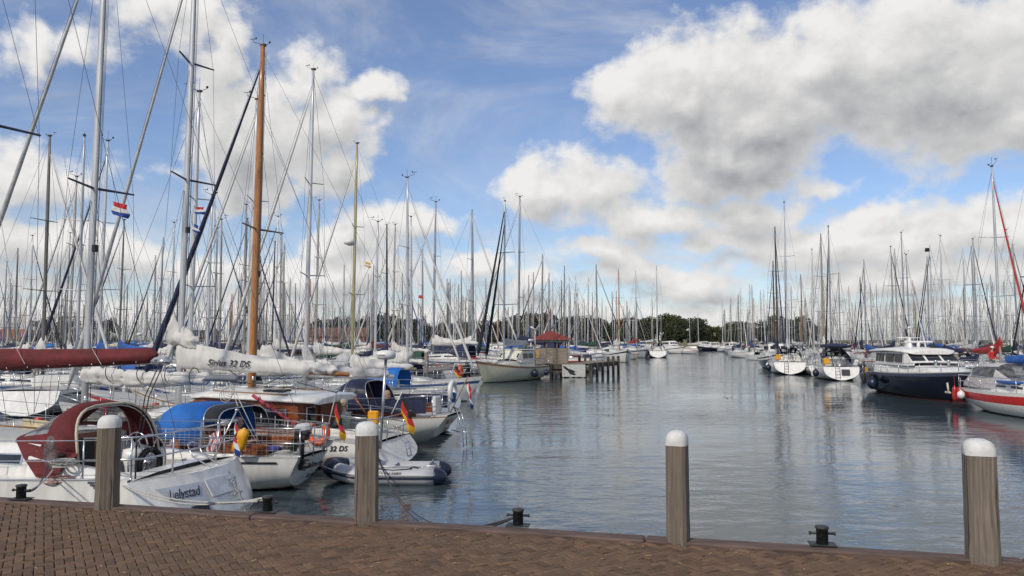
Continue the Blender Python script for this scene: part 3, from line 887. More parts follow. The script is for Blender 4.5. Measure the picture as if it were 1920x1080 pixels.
def sailcover(mb, x1, x0, z1, z0, h1=.55, h0=.2, w=.14, seed=0, lump=.12, n=22, k=12, peak=0.0, sag_=0.0):
    """cloth over the boom from the mast at x1 aft to x0, creased along its length and pinched by its ties"""
    q = random.Random(seed); rows = []
    ph = [q.uniform(0, 6.28) for _ in range(9)]
    if lump > .1: n = int(n * 1.6); k = int(k * 1.5)
    lw = 1.45 if lump > .15 else 1.0
    rg = lambda v: lw * (1 - 2 * abs(math.sin(v / 2)) ** .7)
    for i in range(n + 1):
        t = i / n; x = x1 + (x0 - x1) * t; z = z1 + (z0 - z1) * t - sag_ * math.sin(math.pi * t)
        h = h0 + (h1 - h0) * (1 - t) ** 1.5 + peak * max(0, 1 - t * 6)
        e = .3 if i in (0, n) else 1.0
        pin = max(0, math.cos((t * 5.5 + ph[5]) * 2 * math.pi)) ** 8
        tie = 1 - .26 * min(1, lump / .12) * pin
        lm = 1 + lump * (.5 * math.sin(t * 9 + ph[0]) + .25 * math.sin(t * 23 + ph[1]))
        ring = []
        for j in range(k):
            a = 2 * math.pi * j / k
            wob = 1 + lump * (.75 * rg(a * 3 + 2.5 * math.sin(t * 4 + ph[4]) + ph[2]) + .5 * rg(a * 5 - t * 9 + 1.5 * math.sin(t * 13 + ph[6])) + .3 * rg(a * 9 + t * 22 + ph[7]))
            yy = w * math.sin(a) * wob * lm * e * tie
            zz = z - .08 + (h * .5 + .08) + (h * .5 + .08) * math.cos(a) * e * tie * (wob ** .4 if math.cos(a) < 0 else lm * wob ** .7)
            if math.cos(a) > .5: yy *= .55
            ring.append((x + .03 * lump / .12 * math.sin(a * 2 + ph[8]), yy, zz))
        rows.append(ring)
    mb.grid(rows, close=True); mb.add(rows[0], [tuple(range(k))], 0); mb.add(rows[-1], [tuple(range(k - 1, -1, -1))], 0)


def boom(mb, x1, x0, z1, z0, r=.06): mb.tube([(x1, 0, z1), (x0, 0, z0)], r, 8)


def hoodarc(x, w, z, h, n=12, lean=0.0, p=.75):
    r = []
    for i in range(n + 1):
        a = math.pi * i / n; c, s_ = math.cos(a), math.sin(a)
        r.append((x + lean * s_, w * math.copysign(abs(c) ** p, c), z + h * abs(s_) ** p))
    return r


def sprayhood(mb, xa, xf, w, z, h, zf=0.0, hf=.12, n=14):
    """slots 0 canvas, 1 vinyl window; aft arch at xa, windscreen foot at xf"""
    A = hoodarc(xa, w, z, h, n); Bq = hoodarc(xa + (xf - xa) * .42, w, z + .05, h * .97, n); Cq = hoodarc(xf - .02, w * .82, z + zf, hf, n)
    M1 = [tuple(Vector(p).lerp(Vector(q), .22)) for p, q in zip(Bq, Cq)]; M2 = [tuple(Vector(p).lerp(Vector(q), .82)) for p, q in zip(Bq, Cq)]
    def mi(i, j):
        if i == 2 and 2 <= j <= n - 3 and j != n // 2 - 0 - (0): return 1 if j not in (4, n - 5) else 0
        return 0
    mb.grid([A, Bq, M1, M2, Cq], mi)


def rails(mb, S, zr=.62, x0=.1, x1=9.2, n=7, r=.012, inset=.07, lines=2):
    pts = []
    for i in range(n + 1):
        x = x0 + (x1 - x0) * i / n
        k = min(range(len(S)), key=lambda q: abs(S[q][3][0][0] - x)); t, hb, zs, rg = S[k]
        pts.append((rg[0][0], max(.06, hb - inset), zs))
    for s_ in (-1, 1):
        for x, y, z in pts: mb.tube([(x, s_ * y, z), (x, s_ * y, z + zr)], r, 5)
        for q in range(lines):
            zz = zr * (1 - q * .45) - .01
            mb.tube([(x, s_ * y, z + zz) for x, y, z in pts], r * (.75 if q else .9), 4)
    for e in (0, -1):
        x, y, z = pts[e]
        d = -.12 if e == 0 else .35
        for zz in (zr, zr * .55): mb.tube([(x, -y, z + zz), (x + d, -y * .7, z + zz), (x + d * 1.1, 0, z + zz), (x + d, y * .7, z + zz), (x, y, z + zz)], r, 5)


def fender_mesh(mb): mb.lathe((0, 0, 0), [(.02, .46), (.03, .40), (.09, .34), (.11, .25), (.11, -.12), (.08, -.22), (.03, -.27), (0, -.28)], 10); mb.tube([(0, 0, .45), (0, 0, .95)], .008, 4)
def ballfender_mesh(mb): mb.ball((0, 0, 0), .24, 14, sq=(1, 1, 1.1)); mb.lathe((0, 0, .22), [(.08, 0), (.05, .08), (.03, .1), (0, .1)], 8); mb.tube([(0, 0, .3), (0, 0, 1.1)], .009, 4)
def place_fender(root, loc, m=None, kind='fender'):
    o = part(root, 'fender', kind, fender_mesh if kind == 'fender' else ballfender_mesh, m or NAVYP); o.location = loc; return o


def flag(parent, top, w, h, dirx, bands, name='flag', vertical=False, droop=.8, seed=1, stripes=None):
    """hanging cloth from a point; bands of material slots"""
    q = random.Random(seed); mb = MB(); nx, nz = 9, 12; rows = []
    d = Vector(dirx).normalized(); side = d.cross(Vector((0, 0, 1))).normalized()
    for i in range(nx + 1):
        s_ = i / nx; r = []
        for j in range(nz + 1):
            t = j / nz
            p = Vector(top) + d * (w * s_ * (1 - droop * .6)) - Vector((0, 0, h * t + droop * w * s_ * (.85 - .25 * s_)))
            p += side * (.05 * math.sin(s_ * 9 + t * 2 + q.uniform(0, .2)) * s_ * w * 2)
            p += d * (.03 * math.sin(t * 7 + s_ * 3))
            r.append(tuple(p))
        rows.append(r)
    nb = len(bands)
    mb.grid(rows, lambda i, j: (min(nb - 1, int(i / nx * nb)) if vertical else min(nb - 1, int(j / nz * nb))))
    return mb.build(name, bands, parent)


STD = dict(L=10.0, B=3.2, fs=.98, fm=.95, fb=1.3, ts=.74, rs=-.45, rb=1.0, stripe=1, ck=(.5, 3.2, .62, .45), cut=(.5, 3.2), zst=.05)
CLA = dict(L=10.0, B=3.0, fs=.98, fm=.85, fb=1.35, ts=.42, rs=.75, rb=1.5, stripe=0, ck=(.9, 3.2, .6, .45), cut=(.9, 3.2), zst=.25)
MOT = dict(L=10.0, B=3.3, fs=1.15, fm=1.05, fb=1.7, ts=.8, rs=.1, rb=1.2, stripe=1, ck=(.4, 2.4, .9, .55), cut=(.4, 2.4), zst=-.05)
HULLS = [STD, CLA, MOT]
ZC = {0: 1.02, 1: .92, 2: 1.12}

cov_names = {id(NAVY): 'navy', id(BLUE): 'blue', id(SAILW): 'white', id(SAILG): 'grey', id(GREENC): 'green', id(MAROON): 'maroon', id(CREAM): 'cream', id(REDC): 'red', id(BRIGHT): 'bright blue', id(BLACKC): 'black'}
hul_names = {id(WHITE): 'white', id(WHITE2): 'cream', id(GREYH): 'grey', id(NAVYH): 'navy', id(BLUEH): 'blue', id(REDH): 'red', id(GREENH): 'green'}
mst_names = {id(SILVER): 'metal', id(SILVER2): 'grey', id(WHITEM): 'white', id(BLACKM): 'black', id(WOODM): 'wooden', id(YELM): 'champagne'}


def sailboat(mx, my, Hm, heading, hv, hm, cover, jib, hood, mast, L, lod, label, group, stripe=NAVYP, flagm=None, fend=True, name='sailboat', xtra=''):
    """mast foot at (mx, my); heading in radians; lod 0 near, 1 middle, 2 far"""
    s_ = L / 10.0; hx, hy = math.cos(heading), math.sin(heading)
    MX = 5.6
    root = thing(name, label, 'sailboat', (mx - hx * MX * s_, my - hy * MX * s_, 0), heading, group, s_)
    sp = HULLS[hv]; zc = ZC[hv]
    boot = BOOT if hm is not NAVYH else BOOTR
    part(root, 'hull', ('hull', hv), lambda m: hull_mesh(m, sp), [hm, boot, DECK, hm, stripe, WHITE])
    cabh = (.42, .5, .55)[hv]
    def cab(m): coachroof(m, 3.2, 7.3, .98, .55, zc, cabh, cabh * .55)
    cb = part(root, 'cabin', ('cab', hv), cab, [WHITE, DECK])
    if lod < 2:
        def win(m):
            t = MB(); full = coachroof(t, 3.2, 7.3, .98, .55, zc, cabh, cabh * .55)
            for sd in (-1, 1):
                side_window(m, full, .06, .30, .1, .8, sd); side_window(m, full, .36, .62, .15, .8, sd)
        part(cb, 'window', ('win', hv), win, GLASS)
    # rig: meshes at ten heights, a sole scale in z makes up the rest
    h0 = max(8, min(18, round(Hm / s_))); zsc = (Hm / s_) / h0
    two = h0 >= 11
    spr = [(h0 * .42, .95), (h0 * .68, .75)] if two else [(h0 * .52, .9)]
    rad = .090 if lod < 2 else .112
    o = part(root, 'mast', ('mast', h0, lod == 2), lambda m: rig_mast(m, h0, MX, zc + .3, rad), mast); o.scale[2] = zsc
    for kz, zz in enumerate(spr): part(o, 'spreader', ('spr', h0, kz), lambda m: spreaders(m, h0, MX, [zz], 1), mast)
    if lod < 2: part(o, 'wind_vane', ('vane', h0, random.randrange(3)), lambda m: masthead(m, h0, MX - .01 * h0, random.choice((.55, .75, .95))), BLACK)
    rr = (.005, .007, .010)[lod]
    o2 = part(root, 'rigging', ('rig', h0, hv, lod), lambda m: rigging(m, h0, MX, 3.1, zc, 9.7, sp['fb'] + .05, .1, sp['fs'] + .1, spr, rr), WIRE); o2.scale[2] = zsc
    if jib is not None:
        o3 = part(root, 'furled_headsail', ('jib', h0, hv), lambda m: furled(m, (9.6, 0, sp['fb'] + .3), (MX + .1 - .01 * h0, 0, h0 * .93), .07, seed=h0), jib); o3.scale[2] = zsc
    v = random.randrange(4)
    bm = part(root, 'boom', ('boom', hv), lambda m: boom(m, MX - .1, 1.9, zc + 1.0, zc + 1.05), mast if mast is not BLACKM else SILVER2)
    lum = .05 if cover in (NAVY, BLUE, BRIGHT, GREENC, MAROON) else .16
    part(root, 'sail_cover', ('cov', hv, v, lum), lambda m: sailcover(m, MX + .12, 2.1, zc + 1.02, zc + 1.07, .62, .16, .13, seed=v, lump=lum, peak=(.55, .9, .2, .7)[v]), cover)
    if hood is not None:
        part(root, 'spray_hood', ('hood', hv), lambda m: sprayhood(m, 2.55, 4.3, 1.02, zc + .1, 1.0, .42, .1), [hood, CLEAR])
    if lod < 2:
        S = hullpts(sp)
        part(root, 'guard_rail', ('rail', hv), lambda m: rails(m, S), STEEL)
    if lod < 2 and fend:
        for sd in (-1, 1):
            for x in ((2.4, 6.2) if lod else (1.6, 4.2, 6.6)):
                if random.random() < .6:
                    place_fender(root, (x, sd * (sp['B'] / 2 + .1), .45), random.choice((NAVYP, NAVYP, WHITEP, BLACK)))
    if flagm:
        bands, (fx, fz) = flagm
        mb = MB(); mb.tube([(.1, .3, zc), (-.35, .3, zc + 1.3)], .014, 5); st = mb.build('flagstaff', WHITEP, root)
        flag(st, (-.35, .3, zc + 1.28), .6, .45, (-1, .3, 0), bands)
    return root

# ------------------------------------------------------------------ people
def skinned(name, verts, edges, radii, m, parent, sub=1):
    me = bpy.data.meshes.new(name); me.from_pydata(verts, edges, []); o = bpy.data.objects.new(name, me); C.objects.link(o)
    o.parent = parent; me.materials.append(m)
    md = o.modifiers.new('skin', 'SKIN'); md.use_smooth_shade = True
    if not me.skin_vertices: me.skin_vertices_ensure() if hasattr(me, 'skin_vertices_ensure') else None
    sv = me.skin_vertices[0].data
    for i, r in enumerate(radii): sv[i].radius = (r, r) if not isinstance(r, tuple) else r
    sv[0].use_root = True
    ss = o.modifiers.new('subsurf', 'SUBSURF'); ss.levels = sub; ss.render_levels = sub
    return o


def person(loc, rz, label, shirt, trousers, cap=None, hair=None, pose='sit', bald=False, sc=1.0):
    """faces +x; origin at the pelvis"""
    p = thing('person', label, 'person', loc, rz, None, sc)
    if pose == 'sit':
        leg = [(.24, .12, .03), (.45, .14, .04), (.43, .14, -.20), (.42, .14, -.40), (.55, .15, -.43)]
        arm = [(.02, .20, .45), (.08, .27, .22), (.26, .22, .12), (.34, .17, .12)]
    elif pose == 'read':
        leg = [(.24, .12, .03), (.45, .14, .06), (.43, .14, -.20), (.42, .14, -.40), (.55, .15, -.43)]
        arm = [(.02, .20, .45), (.10, .28, .22), (.30, .14, .28), (.36, .09, .30)]
    else:
        leg = [(.02, .11, -.08), (.04, .12, -.45), (.0, .12, -.70), (-.02, .12, -.88), (.13, .14, -.92)]
        arm = [(.02, .21, .47), (.04, .28, .20), (.22, .22, .05), (.30, .19, .03)]
    sp = [(0, 0, 0), (.01, 0, .18), (.03, 0, .38), (.03, 0, .50), (.05, 0, .56), (.07, 0, .64), (.075, 0, .74), (.07, 0, .80)]
    vs, ed, rd = list(sp), [(i, i + 1) for i in range(7)], [(.15, .12), (.14, .11), (.17, .12), (.075, .07), .055, (.075, .085), (.08, .09), .045]
    vs.append((.165, 0, .67)); ed.append((5, 8)); rd.append(.018)      # nose
    def limb(chain, at, rr):
        for sg in (1, -1):
            prev = at
            for q, r in zip(chain, rr):
                vs.append((q[0], sg * q[1], q[2])); rd.append(r); ed.append((prev, len(vs) - 1)); prev = len(vs) - 1
            if rr is AR:
                hx, hy, hz = chain[-1]                                  # fingers and thumb
                for k, l in ((-.03, .065), (-.012, .08), (.008, .075), (.026, .06)):
                    vs.append((hx + l, sg * (hy - .02 + k * .4), hz + k)); rd.append(.009); ed.append((prev, len(vs) - 1))
    AR = [.055, .042, .032, .034]; LR = [.09, .062, .055, .038, .036]
    limb(arm, 2, AR); limb(leg, 0, LR)
    skinned('body', vs, ed, rd, SKIN, p, 2)
    sv = [sp[0], sp[1], sp[2], sp[3]]; se_ = [(0, 1), (1, 2), (2, 3)]; sr = [(.165, .135), (.16, .13), (.185, .135), .085]
    for sg in (1, -1):
        a = 2
        for q, r in zip(arm[:3] if shirt is not None else (), (.068, .055, .044)):
            sv.append((q[0], sg * q[1], q[2])); sr.append(r); se_.append((a, len(sv) - 1)); a = len(sv) - 1
    skinned('shirt', sv, se_, sr, shirt, p, 2)
    tv, te, tr = [(0, 0, -.02), (0, 0, .08)], [(0, 1)], [(.165, .135), (.15, .13)]
    for sg in (1, -1):
        a = 0
        for q, r in zip(leg[:4], (.105, .08, .07, .058)):
            tv.append((q[0], sg * q[1], q[2])); tr.append(r); te.append((a, len(tv) - 1)); a = len(tv) - 1
    skinned('trousers', tv, te, tr, trousers, p, 2)
    mb = MB()
    for sg in (1, -1): mb.ball((.145, sg * .032, .705), .011, 6)
    mb.build('eyes', BLACK, p)
    if hair:
        mb = MB(); mb.ball((.045, 0, .725), .105, 12, sq=(1.0, .92, 1.05) if not bald else (.9, .98, .7)); mb.build('hair', hair, p)
    if cap:
        mb = MB(); mb.lathe((.06, 0, .735), [(.108, -.01), (.110, .03), (.098, .075), (.06, .105), (0, .115)], 14); mb.box((.18, 0, .735), (.12, .13, .012)); mb.build('cap', cap, p)
    return p


# ------------------------------------------------------------------ the yachts moored nearest to the quay
def herohull(root, sp, mats):
    mb = MB(); hull_mesh(mb, sp); return mb.build('hull', mats, root)


def stanch(root, S, xs, zr=.6, inset=.07, lines=2, push=(.15, .9)):
    """separate stanchions, two guard wires and a stern rail"""
    def at(x):
        k = min(range(len(S)), key=lambda q: abs(S[q][3][0][0] - x)); return S[k][3][0][0], max(.06, S[k][1] - inset), S[k][2]
    pts = [at(x) for x in xs]
    for x, y, z in pts:
        for s_ in (-1, 1):
            m = MB(); m.tube([(x, s_ * y, z), (x, s_ * y, z + zr)], .012, 6); m.tube([(x, s_ * y, z), (x, s_ * y, z + .06)], .02, 6); m.build('stanchion', STEEL, root)
    m = MB()
    for s_ in (-1, 1):
        for q in range(lines): m.tube([(x, s_ * y, z + zr * (1 - q * .48) - .01) for x, y, z in pts], .007, 4)
    m.build('guard_wire', STEEL, root)
    x0, y0, z0 = pts[0]; x1, y1, z1 = at(push[1])
    m = MB()
    for zz in (zr + .02, zr * .52):
        m.tube([(x1, y1, z1 + zz), (x0, y0, z0 + zz), (x0 - .12, y0 * .9, z0 + zz), (x0 - .16, 0, z0 + zz), (x0 - .12, -y0 * .9, z0 + zz), (x0, -y0, z0 + zz), (x1, -y1, z1 + zz)], .014, 6)
    for s_ in (-1, 1):
        m.tube([(x0 - .16, s_ * y0 * .45, z0 + zr + .02), (x0 - .12, s_ * y0 * .42, z0)], .014, 6); m.tube([(x0, s_ * y0, z0), (x0, s_ * y0, z0 + zr + .02)], .014, 6)
    m.build('stern_rail', STEEL, root)
    xb, yb, zb = pts[-1]; m = MB(); fx = S[-1][3][0][0]
    for zz in (zr, zr * .5): m.tube([(xb, -yb, zb + zz), (fx - .1, -.12, zb + zz + .12), (fx + .02, 0, zb + zz + .12), (fx - .1, .12, zb + zz + .12), (xb, yb, zb + zz)], .014, 6)
    m.build('bow_rail', STEEL, root)


def herorig(root, H, x, zc, mm, spr, B, bow, stern, r=.09, jib=None, jr=.075, jm=None, sq=.72, cols=None):
    m = MB(); rig_mast(m, H, x, zc, r, sq=sq, rake=.012); ma = m.build('mast', mm, root)
    for z, w in spr:
        for s_ in (-1, 1):
            q = MB(); q.tube([(x - .05, 0, z), (x - .30, s_ * w, z + .02)], [.034, .022], 6); q.build('spreader', SPRD if mm is not WOODM else mat('brown_spreader', (.16, .09, .04), .5), ma)
    q = MB(); masthead(q, H, x - .012 * H, 1.0); q.build('wind_vane', BLACK, ma)
    q = MB()
    for k, yy in enumerate((-.05, .05, .0)): q.tube([(x - .11 - k * .02, yy, zc + .4), (x - .11 - .011 * H, yy, H - .2)], .006, 4)
    q.build('halyard', ROPED, ma)
    q = MB(); q.box((x - .13, 0, spr[0][0] - 1.4), (.12, .10, .16)); q.build('deck_light', BLACK, ma)
    q = MB(); q.lathe((x - .09, .06, zc + .75), [(.05, 0), (.05, .05), (.035, .07), (.05, .12), (0, .13)], 10); q.lathe((x - .05, -.09, zc + .6), [(.05, 0), (.05, .05), (.035, .07), (.05, .12), (0, .13)], 10); q.build('winch', STEEL, ma)
    q = MB(); rigging(q, H, x, B, zc, bow[0], bow[2], stern[0], stern[2], spr, .0055, .97); q.build('rigging', WIRE, root)
    if jm is not None:
        q = MB(); furled(q, (bow[0] - .05, 0, bow[2] + .25), (x + .1 - .012 * H, 0, H * .94), jr, 26, seed=3); q.build('furled_headsail', jm, root)
    return ma


def cockpit_gear(root, x, z, s_=1):
    for sd in (-1, 1):
        m = MB(); m.lathe((x, sd * .95, z), [(.075, 0), (.075, .05), (.055, .07), (.06, .13), (.07, .14), (.02, .16), (0, .16)], 12); m.build('winch', BLACK, root)


def coil(root, c, r, n, m, seed=0, name='coiled_rope'):
    q = random.Random(seed); mb = MB()
    for k in range(n): mb.torus((c[0] + q.uniform(-.03, .03), c[1] + q.uniform(-.02, .02), c[2] + k * .012), r * q.uniform(.75, 1.1), .008, 'z', 16, 5)
    return mb.build(name, m, root)


# ---- A: the white yacht lettered Lelystad
A = thing('sailing_yacht', 'white yacht with maroon sprayhood and boom cover, transom lettered Lelystad, nearest the quay', 'sailboat', uv(-7.86, 10.7), H_LEFT)
spA = dict(L=11.0, B=3.3, bul=.42, fs=1.10, fm=1.03, fb=1.4, ts=.80, rs=-.62, rb=1.0, stripe=None, ck=(.3, 1.9, .72, .45), cut=(.3, 1.9), zst=.10, N=30, pa=4.2, pb=.6)
herohull(A, spA, [WHITE, BOOT, WHITE, WHITE, WHITE, DECK])
SA = hullpts(spA)
m = MB(); fullA = coachroof(m, 1.9, 7.9, 1.04, .7, 1.05, .50, .36, n=16, sq=.84); cbA = m.build('cabin', [WHITE, DECK], A)
for sd in (-1, 1):
    for a, b in ((.045, .13), (.20, .34), (.40, .52)):
        m = MB(); side_window(m, fullA, a - .008, b + .008, -.02, .82, sd, off=.006); fr = m.build('window_frame', STEEL, cbA)
        m = MB(); side_window(m, fullA, a, b, .08, .72, sd, off=.013); m.build('pane', GLASS, fr)
m = MB(); m.box((1.885, .12, 1.18), (.03, .62, .82), ch=.01); m.build('companionway', MAHOG, cbA)
m = MB(); m.box((1.865, .12, 1.15), (.03, .48, .72)); m.build('washboard', BLACK, cbA)
for yy in (-.62, .72):
    m = MB(); m.box((1.875, yy, 1.3), (.03, .12, .12), ch=.02); m.build('instrument', BLACK, cbA)
# coamings and seats
for sd in (-1, 1):
    m = MB(); rows = []
    for x, zt in ((.1, 1.08), (.5, 1.16), (1.2, 1.24), (1.95, 1.36)):
        rows.append([(x, sd * 1.12, .98), (x, sd * 1.07, zt), (x, sd * .86, zt), (x, sd * .76, .8)])
    m.grid(rows if sd < 0 else [r[::-1] for r in rows]); m.build('coaming', WHITE, A)
cockpit_gear(A, 1.45, 1.24)
coil(A, (1.2, 1.18, 1.26), .15, 9, ROPEW, 2); coil(A, (1.15, 1.30, 1.06), .17, 6, mat('pink_rope', (.40, .26, .22), .9, var=.3, scale=50), 5)
# sprayhood
m = MB(); n = 16
Ar = hoodarc(1.24, .88, 1.2, .86, n, lean=.26, p=.62); Br = hoodarc(1.70, .92, 1.28, .83, n, lean=.05, p=.72); Fr = hoodarc(2.42, .86, 1.52, .14, n, p=.6)
lo = [tuple(Vector(a).lerp(Vector(b), .16)) for a, b in zip(Br, Fr)]; hi_ = [tuple(Vector(a).lerp(Vector(b), .84)) for a, b in zip(Br, Fr)]
m.grid([Ar, Br, lo, hi_, Fr], lambda i, j: 1 if i == 2 and 2 <= j <= n - 3 and j not in (n // 2,) else 0)
sh = m.build('spray_hood', [MAROON, CLEAR], A); sh.modifiers.new('t', 'SOLIDIFY').thickness = .008
for sd in (-1, 1):   # side wings running down to the coaming
    m = MB(); m.grid([[(1.22, sd * .89, 1.40), (1.70, sd * .94, 1.46), (2.40, sd * .88, 1.57)], [(1.28, sd * 1.10, 1.24), (1.75, sd * 1.13, 1.26), (2.05, sd * 1.06, 1.33)], [(1.36, sd * 1.16, 1.10), (1.70, sd * 1.17, 1.08), (1.64, sd * 1.14, 1.11)]]); m.build('hood_skirt', MAROON, sh)
    m = MB(); m.lathe((0, 0, 0), [(.20, -.004), (.20, .004), (0, .005)], 16, axis='y'); wv = m.build('hood_window', CLEAR, sh); wv.location = (1.50, sd * 1.13, 1.44); wv.scale = (.62, 1, 1.25)
m = MB(); m.tube([tuple(Vector(p) + Vector((-.01, 0, .005))) for p in Ar], .022, 6); m.build('hood_piping', CREAM, sh)
for lean, xx in ((.26, 1.26), (.05, 1.75)):
    m = MB(); m.tube(hoodarc(xx + .02, .85, 1.2, .83, 16, lean, .62), .013, 6); m.build('hood_bow', STEEL, sh)
# wheel, pedestal
m = MB(); rows = []
for z, a, b in ((.45, .16, .17), (.8, .12, .14), (1.1, .12, .15), (1.25, .17, .19), (1.36, .15, .17), (1.38, .05, .06)):
    rows.append([(1.0 + a * math.cos(k * math.pi / 6), b * math.sin(k * math.pi / 6), z) for k in range(12)])
m.grid(rows, close=True); m.poly(rows[-1]); ped = m.build('pedestal', WHITE, A)
m = MB(); m.torus((.95, 0, 1.42), .2, .013, 'y', 14, 6, a0=0, a1=math.pi); m.torus((1.08, .1, 1.40), .17, .013, 'y', 14, 6, a0=0, a1=math.pi); m.build('grab_rail', STEEL, ped)
m = MB(); m.torus((.74, 0, 1.16), .43, .014, 'x', 28, 6)
for k in range(6): a = k * math.pi / 3; m.tube([(.76, 0, 1.16), (.74, .43 * math.cos(a), 1.16 + .43 * math.sin(a))], .008, 5)
m.lathe((.74, 0, 1.16), [(.0, -.05), (.05, -.04), (.05, .1)], 10, axis='x'); m.build('steering_wheel', STEEL, ped)
m = MB(); m.torus((.70, 0, 1.12), .24, .05, 'x', 20, 8, a0=R(100), a1=R(440)); m.build('horseshoe_buoy', BLACKC, ped)
stanch(A, SA, [.08, .75, 2.4, 4.2, 6.0, 7.8, 9.6], .6)
mA = herorig(A, 15.2, 4.75, 1.5, SILVER, [(7.0, 1.35), (11.0, 1.0)], 3.2, (10.7, 0, 1.5), (.05, 0, 1.05), .1, jm=SAILW)
m = MB(); boom(m, 4.65, .45, 2.60, 2.78, .06); m.build('boom', SILVER, A)
m = MB(); sailcover(m, 4.85, .62, 2.60, 2.80, .30, .10, .13, seed=4, lump=.02, n=40, k=18); m.build('boom_cover', MAROON, A)
m = MB(); m.tube([(.62, .02, 2.74), (.40, 0, 2.76)], .06, 10); m.build('boom_end', STEEL, A)
m = MB(); m.tube([(.7 + .2 * k, .128 - .0015 * k, 2.775 - .0095 * k + .012 * math.sin(k * .7)) for k in range(20)], .006, 4); m.build('cover_seam', mat('maroon_seam', (.07, .008, .01), .9), A)
for k in range(9):
    m = MB(); m.lathe((.9 + k * .42, .135, 2.745 - .02 * k), [(.012, -.004), (.012, .004), (0, .006)], 8, axis='y'); m.build('cover_button', STEEL, A)
for x in (1.55, 3.05, 3.9):
    m = MB(); m.tube([(x, .14, 2.7), (x + .2, .12, 2.95), (x + .35, .02, 3.2 + .1 * x), (x + 1.0, .02, 6.2)], .006, 4); m.build('lazy_jack', ROPEW, A)
m = MB(); m.tube([(.5, 0, 2.72), (.75, 0, 2.2), (.9, 0, 1.38)], .010, 5); m.tube([(.55, .03, 2.72), (.8, .03, 2.2), (.93, .03, 1.38)], .010, 5); m.build('mainsheet', ROPED, A)
# transom furniture: lettering, panel, port light, ladder
def tr(y, z, off=.012):   # a point on the reversed transom
    w = (1.10 - z) / 1.0; hb = 1.32; yz = hb * (1 - w ** 4.2) ** .6
    return (-.62 * w - .42 * (1 - (y / yz) ** 2) * yz / hb - off, y, z)
upT = Vector((.62, 0, 1)).normalized()
ren = mat('transom_painted_shade', (0.46, 0.49, 0.54), .4, var=.05)  # blue-grey puts the bluish shade of the white transom into the panel colour
m = MB(); m.grid([[tr(1.05 - .7 * k / 6, .97, .01) for k in range(7)], [tr(.85 - .5 * k / 6, .72, .01) for k in range(7)], [tr(.68 - .33 * k / 6, .50, .01) for k in range(7)]]); m.build('name_panel', ren, A)
lettering(A, 'Lelystad', .22, frame((-.30, -1, 0), upT, tr(.70, .86, .016)) @ Matrix.Diagonal((.72, 1, 1, 1)), INK, shear=.3)
m = MB(); m.box((0, 0, 0), (.30, .17, .02), ch=.03); w_ = m.build('port_light', BLACK, A); w_.matrix_local = frame((-.28, -1, 0), upT, tr(.56, .60, .025))
m = MB(); m.box((0, 0, 0), (.24, .12, .03), ch=.03); m.build('pane', GLASS, w_)
m = MB(); m.box((0, 0, 0), (.62, .30, .02), ch=.01); s_ = m.build('locker_hatch', mat('hatch_white', (.60, .62, .64), .4), A); s_.matrix_local = frame((0, -1, 0), upT, tr(.0, .86, .02))
m = MB()
for yy in (-.17, -.43): m.tube([tr(yy, .18, .05), tr(yy, .95, .07), (.05, yy, 1.25), (.14, yy, 1.42)], .014, 6)
m.tube([(.14, -.17, 1.42), (.17, -.30, 1.46), (.14, -.43, 1.42)], .014, 6)
for k in range(4): m.tube([tr(-.17, .25 + k * .22, .06), tr(-.43, .25 + k * .22, .06)], .013, 6)
m.build('boarding_ladder', STEEL, A)
m = MB()
for k in range(14): m.torus(tr(-.25 + .02 * math.sin(k * 2), .35 + k * .04, .09), .035, .008, 'x', 8, 4)
m.build('looped_line', ROPEW, A)
m = MB(); m.tube([tr(-.62, .38, .03), tr(-.62, .46, .07), tr(-.78, .46, .07), tr(-.78, .38, .03)], .012, 6); m.build('grab_handle', STEEL, A)
m = MB(); m.tube([(0, -.55, 1.04), (-.42, -.62, 1.92)], .014, 6); m.ball((-.43, -.62, 1.95), .03, 8); fsA = m.build('flagstaff', STEEL, A)
flag(fsA, (-.40, -.62, 1.86), .5, .34, (-1, .9, 0), [F_RED, F_WHITE, F_BLUE], droop=1.1, seed=3)
m = MB(); m.tube([(.05, 1.1, 1.0), (.05, 1.1, 1.75)], .013, 6); m.build('aerial_post', BLACK, A)
for x in (.45, 3.2):
    m = MB(); m.box((x, 1.42, 1.10), (.22, .04, .05), ch=.01); m.tube([(x - .06, 1.42, 1.05), (x - .06, 1.42, 1.1)], .015, 6); m.tube([(x + .06, 1.42, 1.05), (x + .06, 1.42, 1.1)], .015, 6); m.build('cleat', STEEL, A)
m = MB(); rail_ = [(SA[k][3][0][0], SA[k][1] - .03, SA[k][2] + .045) for k in range(2, len(SA) - 2)]
for s_ in (-1, 1): m.tube([(x, s_ * y, z) for x, y, z in rail_], .018, 5)
m.build('toe_rail', SILVER2, A)
m = MB(); hp = [(SA[k][3][2][0], SA[k][3][2][1] + .012, SA[k][3][2][2]) for k in range(1, len(SA) - 2)]
for s_ in (-1, 1): m.tube([(x, s_ * y, z) for x, y, z in hp], .010, 5)
m.build('rubbing_strip', GREYH, A)

